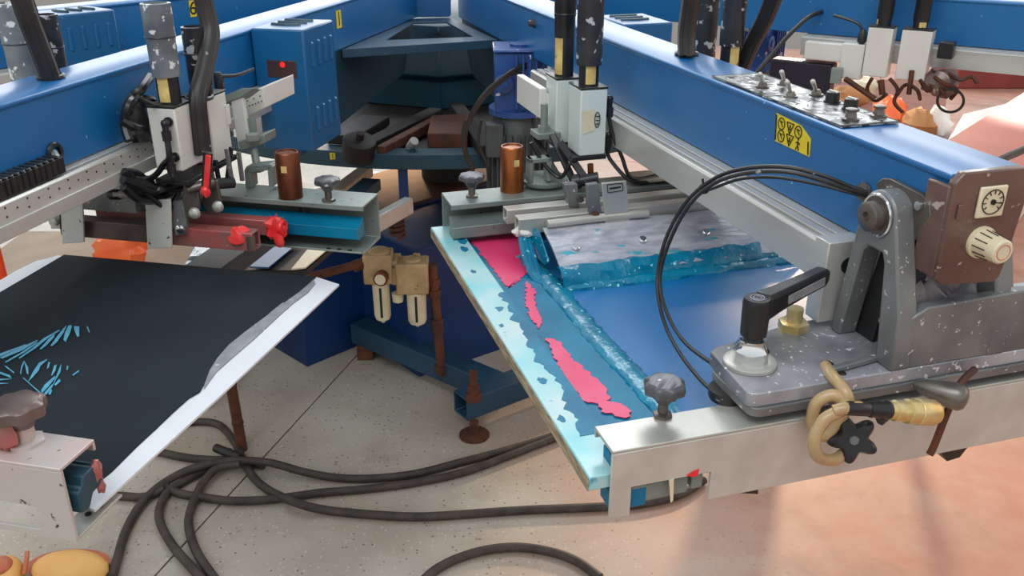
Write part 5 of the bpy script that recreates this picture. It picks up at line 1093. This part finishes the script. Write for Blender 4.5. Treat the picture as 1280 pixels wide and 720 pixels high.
# ------------------------------------------------------------------ on the floor
def fcable(label, pts, r=.0125, group='cables on the floor'):
    m = MB(); m.tube([PZ(I4, z if z else r + .001, x, y) for x, y, z in pts], r, 10, 8); return tag(m.build('floor_cable', M['cable'], None), label, 'cable', group)
Q = lambda *p: [(a, b_, 0) for a, b_ in p]
fcable('thick dusty cable sweeping from the lower left across to under the screen frame', [(140, 722, 0), (147, 698, 0), (158, 662, 0), (178, 628, .016), (206, 603, .024), (245, 584, .04), (290, 576, .042), (335, 578, .04), (380, 590, .024), (420, 597, 0), (465, 598, 0), (520, 592, 0), (575, 578, 0), (635, 562, 0), (690, 545, 0), (760, 520, 0)])
fcable('cable running just below the longest sweeping cable toward the screen frame', Q((204, 606), (222, 616), (250, 621), (290, 626), (340, 624), (400, 616), (460, 611), (520, 603), (580, 590), (640, 568), (700, 545), (760, 525)))
fcable('cable bending around the rusty pipe and running low to the front clamp', [(225, 530, 0), (252, 527, 0), (275, 532, 0), (293, 552, .014), (304, 575, .016), (318, 598, 0), (340, 615, 0), (375, 630, .03), (410, 638, 0), (460, 643, 0), (520, 646, 0), (580, 643, 0), (650, 638, 0), (740, 634, 0), (800, 630, 0), (850, 618, 0), (880, 600, 0)])
fcable('short cable end coming out from under the white sheet by the rusty pipe', Q((180, 560), (212, 568), (240, 573), (275, 575), (300, 574), (330, 582)))
fcable('looped cable nearest the lower left, running off the bottom edge', [(290, 578, .014), (262, 586, .016), (232, 600, .014), (208, 617, .014), (199, 640, 0), (203, 660, 0), (218, 685, 0), (240, 710, 0), (262, 735, 0)])
fcable('second looped cable running off the bottom edge beside the first', [(300, 580, .04), (272, 585, .03), (254, 603, .02), (243, 625, 0), (236, 648, 0), (239, 672, 0), (250, 697, 0), (272, 728, 0)])
fcable('stub of cable lying beside the end of the white sheet', Q((110, 618), (150, 620), (180, 621), (204, 612)))
fcable('black cable arching up from the bottom edge in the middle', Q((520, 735), (542, 714), (572, 698), (610, 687), (650, 684), (690, 690), (722, 702), (750, 722)))
m = MB(); m.tube([PZ(I4, .03, 270, 560), PZ(I4, .035, 285, 566), PZ(I4, .03, 300, 572)], .014, 10); m.blob(PZ(I4, .03, 285, 566), (.02, .014, .014), 10, .2); tag(m.build('cable_joint', M['rubber'], None), 'dark taped joint where the floor cables cross the rusty pipe', 'cable joint')
lp = thing('rusty_pipe', 'thin rusty pipe standing on the floor below the edge of the white sheet', 'pipe', I4, PZ(I4, 0, 303, 562))
a = PZ(I4, 0, 303, 562); m = MB(); m.cyl(a, a + Vector((-.02, .01, .62)), .0165, n=14); m.build('pipe', M['rust'], lp)
m = MB(); 
for z in (.1, .24): m.rev(a + Vector((-.0032, .0016, .1)) * (z / .1) - Vector((0, 0, 0)), (-.03, .016, 1), [(-.004, .0185), (.004, .0185)], 14)
m.build('pipe_collar', M['rustdark'], lp)
# orange shoes at the lower left corner
sh = thing('orange_shoe', 'dirty orange-yellow rubber shoe at the bottom edge, right of the smaller one', 'shoe', I4, PZ(I4, 0, 90, 712), 'orange rubber shoes')
c = PZ(I4, .03, 88, 712); m = MB(); m.blob(c, (.098, .05, .05), 26, .015, 3); m.build('upper', M['orange'], sh)
m = MB(); c2 = PZ(I4, .0, 88, 712); m.rev((c2.x, c2.y, .002), (0, 0, 1), [(0, .055), (.018, .058), (.022, .05)], 26)
for i in range(len(m.v)): m.v[i] = Vector((c2.x + (m.v[i].x - c2.x) * 1.85, m.v[i].y, m.v[i].z))
m.build('sole', M['orangedark'], sh)
m = MB(); m.tube([PZ(I4, .06, 34, 690), PZ(I4, .05, 33, 702), PZ(I4, .03, 30, 718)], .006, 8); m.build('strap', M['orangedark'], sh)
s2 = thing('orange_shoe', 'orange rubber shoe cut by the left corner with reddish insole', 'shoe', I4, PZ(I4, 0, 8, 716), 'orange rubber shoes')
c = PZ(I4, .025, 2, 720); m = MB(); m.blob(c, (.05, .06, .045), 22, .02, 6); m.build('upper', M['orange'], s2)
m = MB(); c = PZ(I4, .06, -2, 708); m.blob(c, (.033, .035, .018), 18, .03, 6); m.build('insole', M['orangedark'], s2)
# things behind the left pallet
bag = MB(); c = PZ(I4, .55, 150, 312); bag.blob(c, (.085, .06, .07), 20, .18, 12); tag(bag.build('plastic_bag', M['orangeplastic'], None), 'crumpled orange plastic bag behind the top edge of the black shirt', 'bag')
stand = MB(); stand.box((c.x - .5, c.y - .1, 0), (c.x + .25, c.y + .35, .485)); tag(stand.build('low_table', M['tan'], None, .005), 'tan low table behind the left pallet carrying the orange bag', 'table')
rs = MB(); c = PZ(I4, .80, 0, 330); rs.cyl((c.x - .012, c.y, .5), (c.x - .012, c.y, .87), .02, n=16); tag(rs.build('red_post', M['redorange'], None), 'red-orange plastic post cut by the left edge', 'post')
gp2 = thing('lower_pallet', 'dark glossy pallet with folded plastic below the left rear clamp', 'pallet', FL, PZ(FL, .80, 330, 325))
m = MB(FL); m.flat(zpoly(((245, 338), (270, 303), (424, 303), (384, 338)), FL, .80), .012, (0, 0, -1)); m.build('board', M['dark'], gp2, .002)
m = MB(FL); rows = []; rnd = random.Random(4)
for i in range(6):
    rows.append([PZ(FL, .806 + rnd.uniform(0, .02), 246 + k_ * 9 - i * 3, 305 + i * 5) for k_ in range(7)])
m.sheet(rows, .003, (0, 0, 1)); m.build('plastic_wrap', M['clearplastic'], gp2)
m = MB(FL); m.flat(zpoly(((312, 335), (345, 304), (376, 303), (336, 336)), FL, .8065), .004, (0, 0, 1)); m.build('blue_tube', M['boxblue'], gp2, .001)
m = MB(FL); m.flat(zpoly(((364, 338), (392, 304), (420, 304), (382, 336)), FL, .8065), .004, (0, 0, 1)); m.build('pale_strip', M['cream'], gp2, .001)
m = MB(FL); q_ = PZ(FL, .8, 350, 310); m.box((.95, q_.y - .03, .752), (q_.x, q_.y + .03, .788)); m.build('support_arm', M['teal'], gp2, .002)
# floor scraps seen below the ring
for k_, (x, y, mt, s_, lb) in enumerate(((470, 235, 'whitesheet', .30, 'pale sheet on the far floor seen below the ring beam'), (440, 262, 'orangeplastic', .16, 'orange plastic scrap on the far floor below the ring beam'), (600, 232, 'cardboard', .28, 'brown cardboard piece on the far floor beside the gear motor'))):
    c = PZ(I4, 0.004, x, y); m = MB(); rnd = random.Random(k_); rows = [[(c.x + s_ * (i / 5 - .5) + rnd.uniform(-.02, .02), c.y + s_ * 1.6 * (j / 5 - .5), .02 + rnd.uniform(0, .03)) for i in range(6)] for j in range(6)]
    m.sheet(rows, .012, (0, 0, 1)); tag(m.build('floor_scrap', M[mt], None), lb, 'scrap')
bx = MB(); c = PZ(I4, 0, 132, 92); bx.box((c.x - .3, c.y - .15, 0), (c.x + .1, c.y + .3, .35)); bx_ = bx.build('cardboard_box', M['cardboard'], None, .004); tag(bx_, 'tan cardboard box glimpsed behind the arm marked 1 at upper left', 'box')

# ------------------------------------------------------------------ beyond the near arm, right side
rp = thing('red_table', 'red oxide coloured sheet table beyond the near right arm', 'table', I4, PZ(I4, 0, 1280, 300))
zr = .80
pts = [PZ(I4, zr, *q) for q in ((1150, 196), (1176, 180), (1282, 114), (1480, 150), (1420, 235), (1200, 222))]
m = MB(); m.flat(pts, .02, (0, 0, -1)); m.build('table_top', M['redsheet'], rp, .003)
for i in (0, 2, 3, 4):
    p = pts[i].lerp((pts[1] + pts[4]) / 2, .1); m = MB(); m.box((p.x - .02, p.y - .02, 0), (p.x + .02, p.y + .02, zr - .02)); m.build('leg', M['steel'], rp, .002)
wsx = MB(); pts = [PZ(I4, .50, *q) for q in ((1184, 176), (1204, 142), (1262, 128), (1330, 128), (1290, 176), (1230, 190))]; 
wsx.flat(pts, .496, (0, 0, -1)); tag(wsx.build('white_block', M['whitesheet'], None, .006), 'white block glaring in sunlight beyond the red table edge', 'block')
rb = MB(); c = PZ(I4, 0, 1230, 108); rb.box((c.x - .3, c.y - .1, 0), (c.x + .6, c.y + .4, .25)); tag(rb.build('red_crate', M['redsheet'], None, .01), 'dull red crate under the rail of the upper right arm', 'crate')
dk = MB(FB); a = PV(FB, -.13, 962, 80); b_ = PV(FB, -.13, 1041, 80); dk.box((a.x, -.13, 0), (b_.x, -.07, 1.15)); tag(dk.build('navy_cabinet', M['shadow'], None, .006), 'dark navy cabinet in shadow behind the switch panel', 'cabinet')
rnd = random.Random(17)
tg = thing('hose_tangle', 'brown hoses and links hanging below the upper right print head', 'hoses', FB, (1.74, -.15, 1.0))
for k_, pts_ in enumerate((((1090, 98), (1084, 112), (1094, 126), (1108, 118)), ((1112, 98), (1122, 112), (1118, 128), (1128, 140)), ((1150, 100), (1160, 114), (1170, 106), (1180, 118)), ((1168, 96), (1180, 104), (1196, 112), (1188, 124)), ((1122, 118), (1132, 106), (1146, 112), (1150, 124)), ((1186, 92), (1200, 100), (1214, 96), (1222, 104)))):
    m = MB(FB); m.tube([PV(FB, -.17 + rnd.uniform(-.03, .03), *q) for q in pts_], .0055, 7); m.build('hose', M['rustdark'], tg)
m = MB(FB); c = PV(FB, -.17, 1188, 126); m.torus(c, (0, 1, .2), .034, .004, 24, 6); m.build('hose_loop', M['rubber'], tg)
m = MB(FB); m.blob(PV(FB, -.14, 1176, 104), (.05, .03, .04), 12, .2, 8); m.build('valve_cluster', M['maroon'], tg)
for k_, (x, y, w_, h_, mt) in enumerate(((1058, 122, 80, 46, 'cardboard'), (1112, 138, 60, 60, 'orangeplastic'), (1150, 158, 60, 64, 'cardboard'), (1085, 160, 60, 46, 'cream'), (1082, 108, 50, 40, 'cream'), (1172, 158, 40, 70, 'whitesheet'))):
    c = PZ(I4, .5, x, y); m = MB(); m.blob(c, (w_ * .0014, .10, h_ * .0014), 14, .22, 30 + k_)
    lb = ['crumpled tan wrapper under the upper right clamp lever', 'crumpled orange wrapper below the two-block print head', 'tan wrapper beside the white block under the print head', 'pale wrapper nearest the black panel knobs', 'small pale wrapper under the slide plate', 'white wrapper standing against the white block'][k_]
    tag(m.build('crumpled_wrapper', M[mt], None), lb, 'wrapper')
lt = MB(); lt.flat([PZ(I4, .43, *q) for q in ((985, 178), (1000, 104), (1186, 96), (1178, 165), (1170, 205), (1060, 205))], .428, (0, 0, -1)); tag(lt.build('low_bench', M['brownboard'], None, .006), 'low red-brown bench of scraps beyond the switch panel', 'bench')
for off in (0, 4):
    m = MB(FR); m.tube([PV(FR, .2, 1225, 212 + off), PV(FR, .28, 1252, 197 + off), PV(FR, .38, 1275, 187 + off), PV(FR, .5, 1300, 176 + off)], .004, 7); tag(m.build('thin_cable', M['rubber'], None), 'thin black cable crossing the red table at the right edge, ' + ('farther' if off == 0 else 'nearer') + ' of the pair', 'cable', 'thin cables at the right edge')
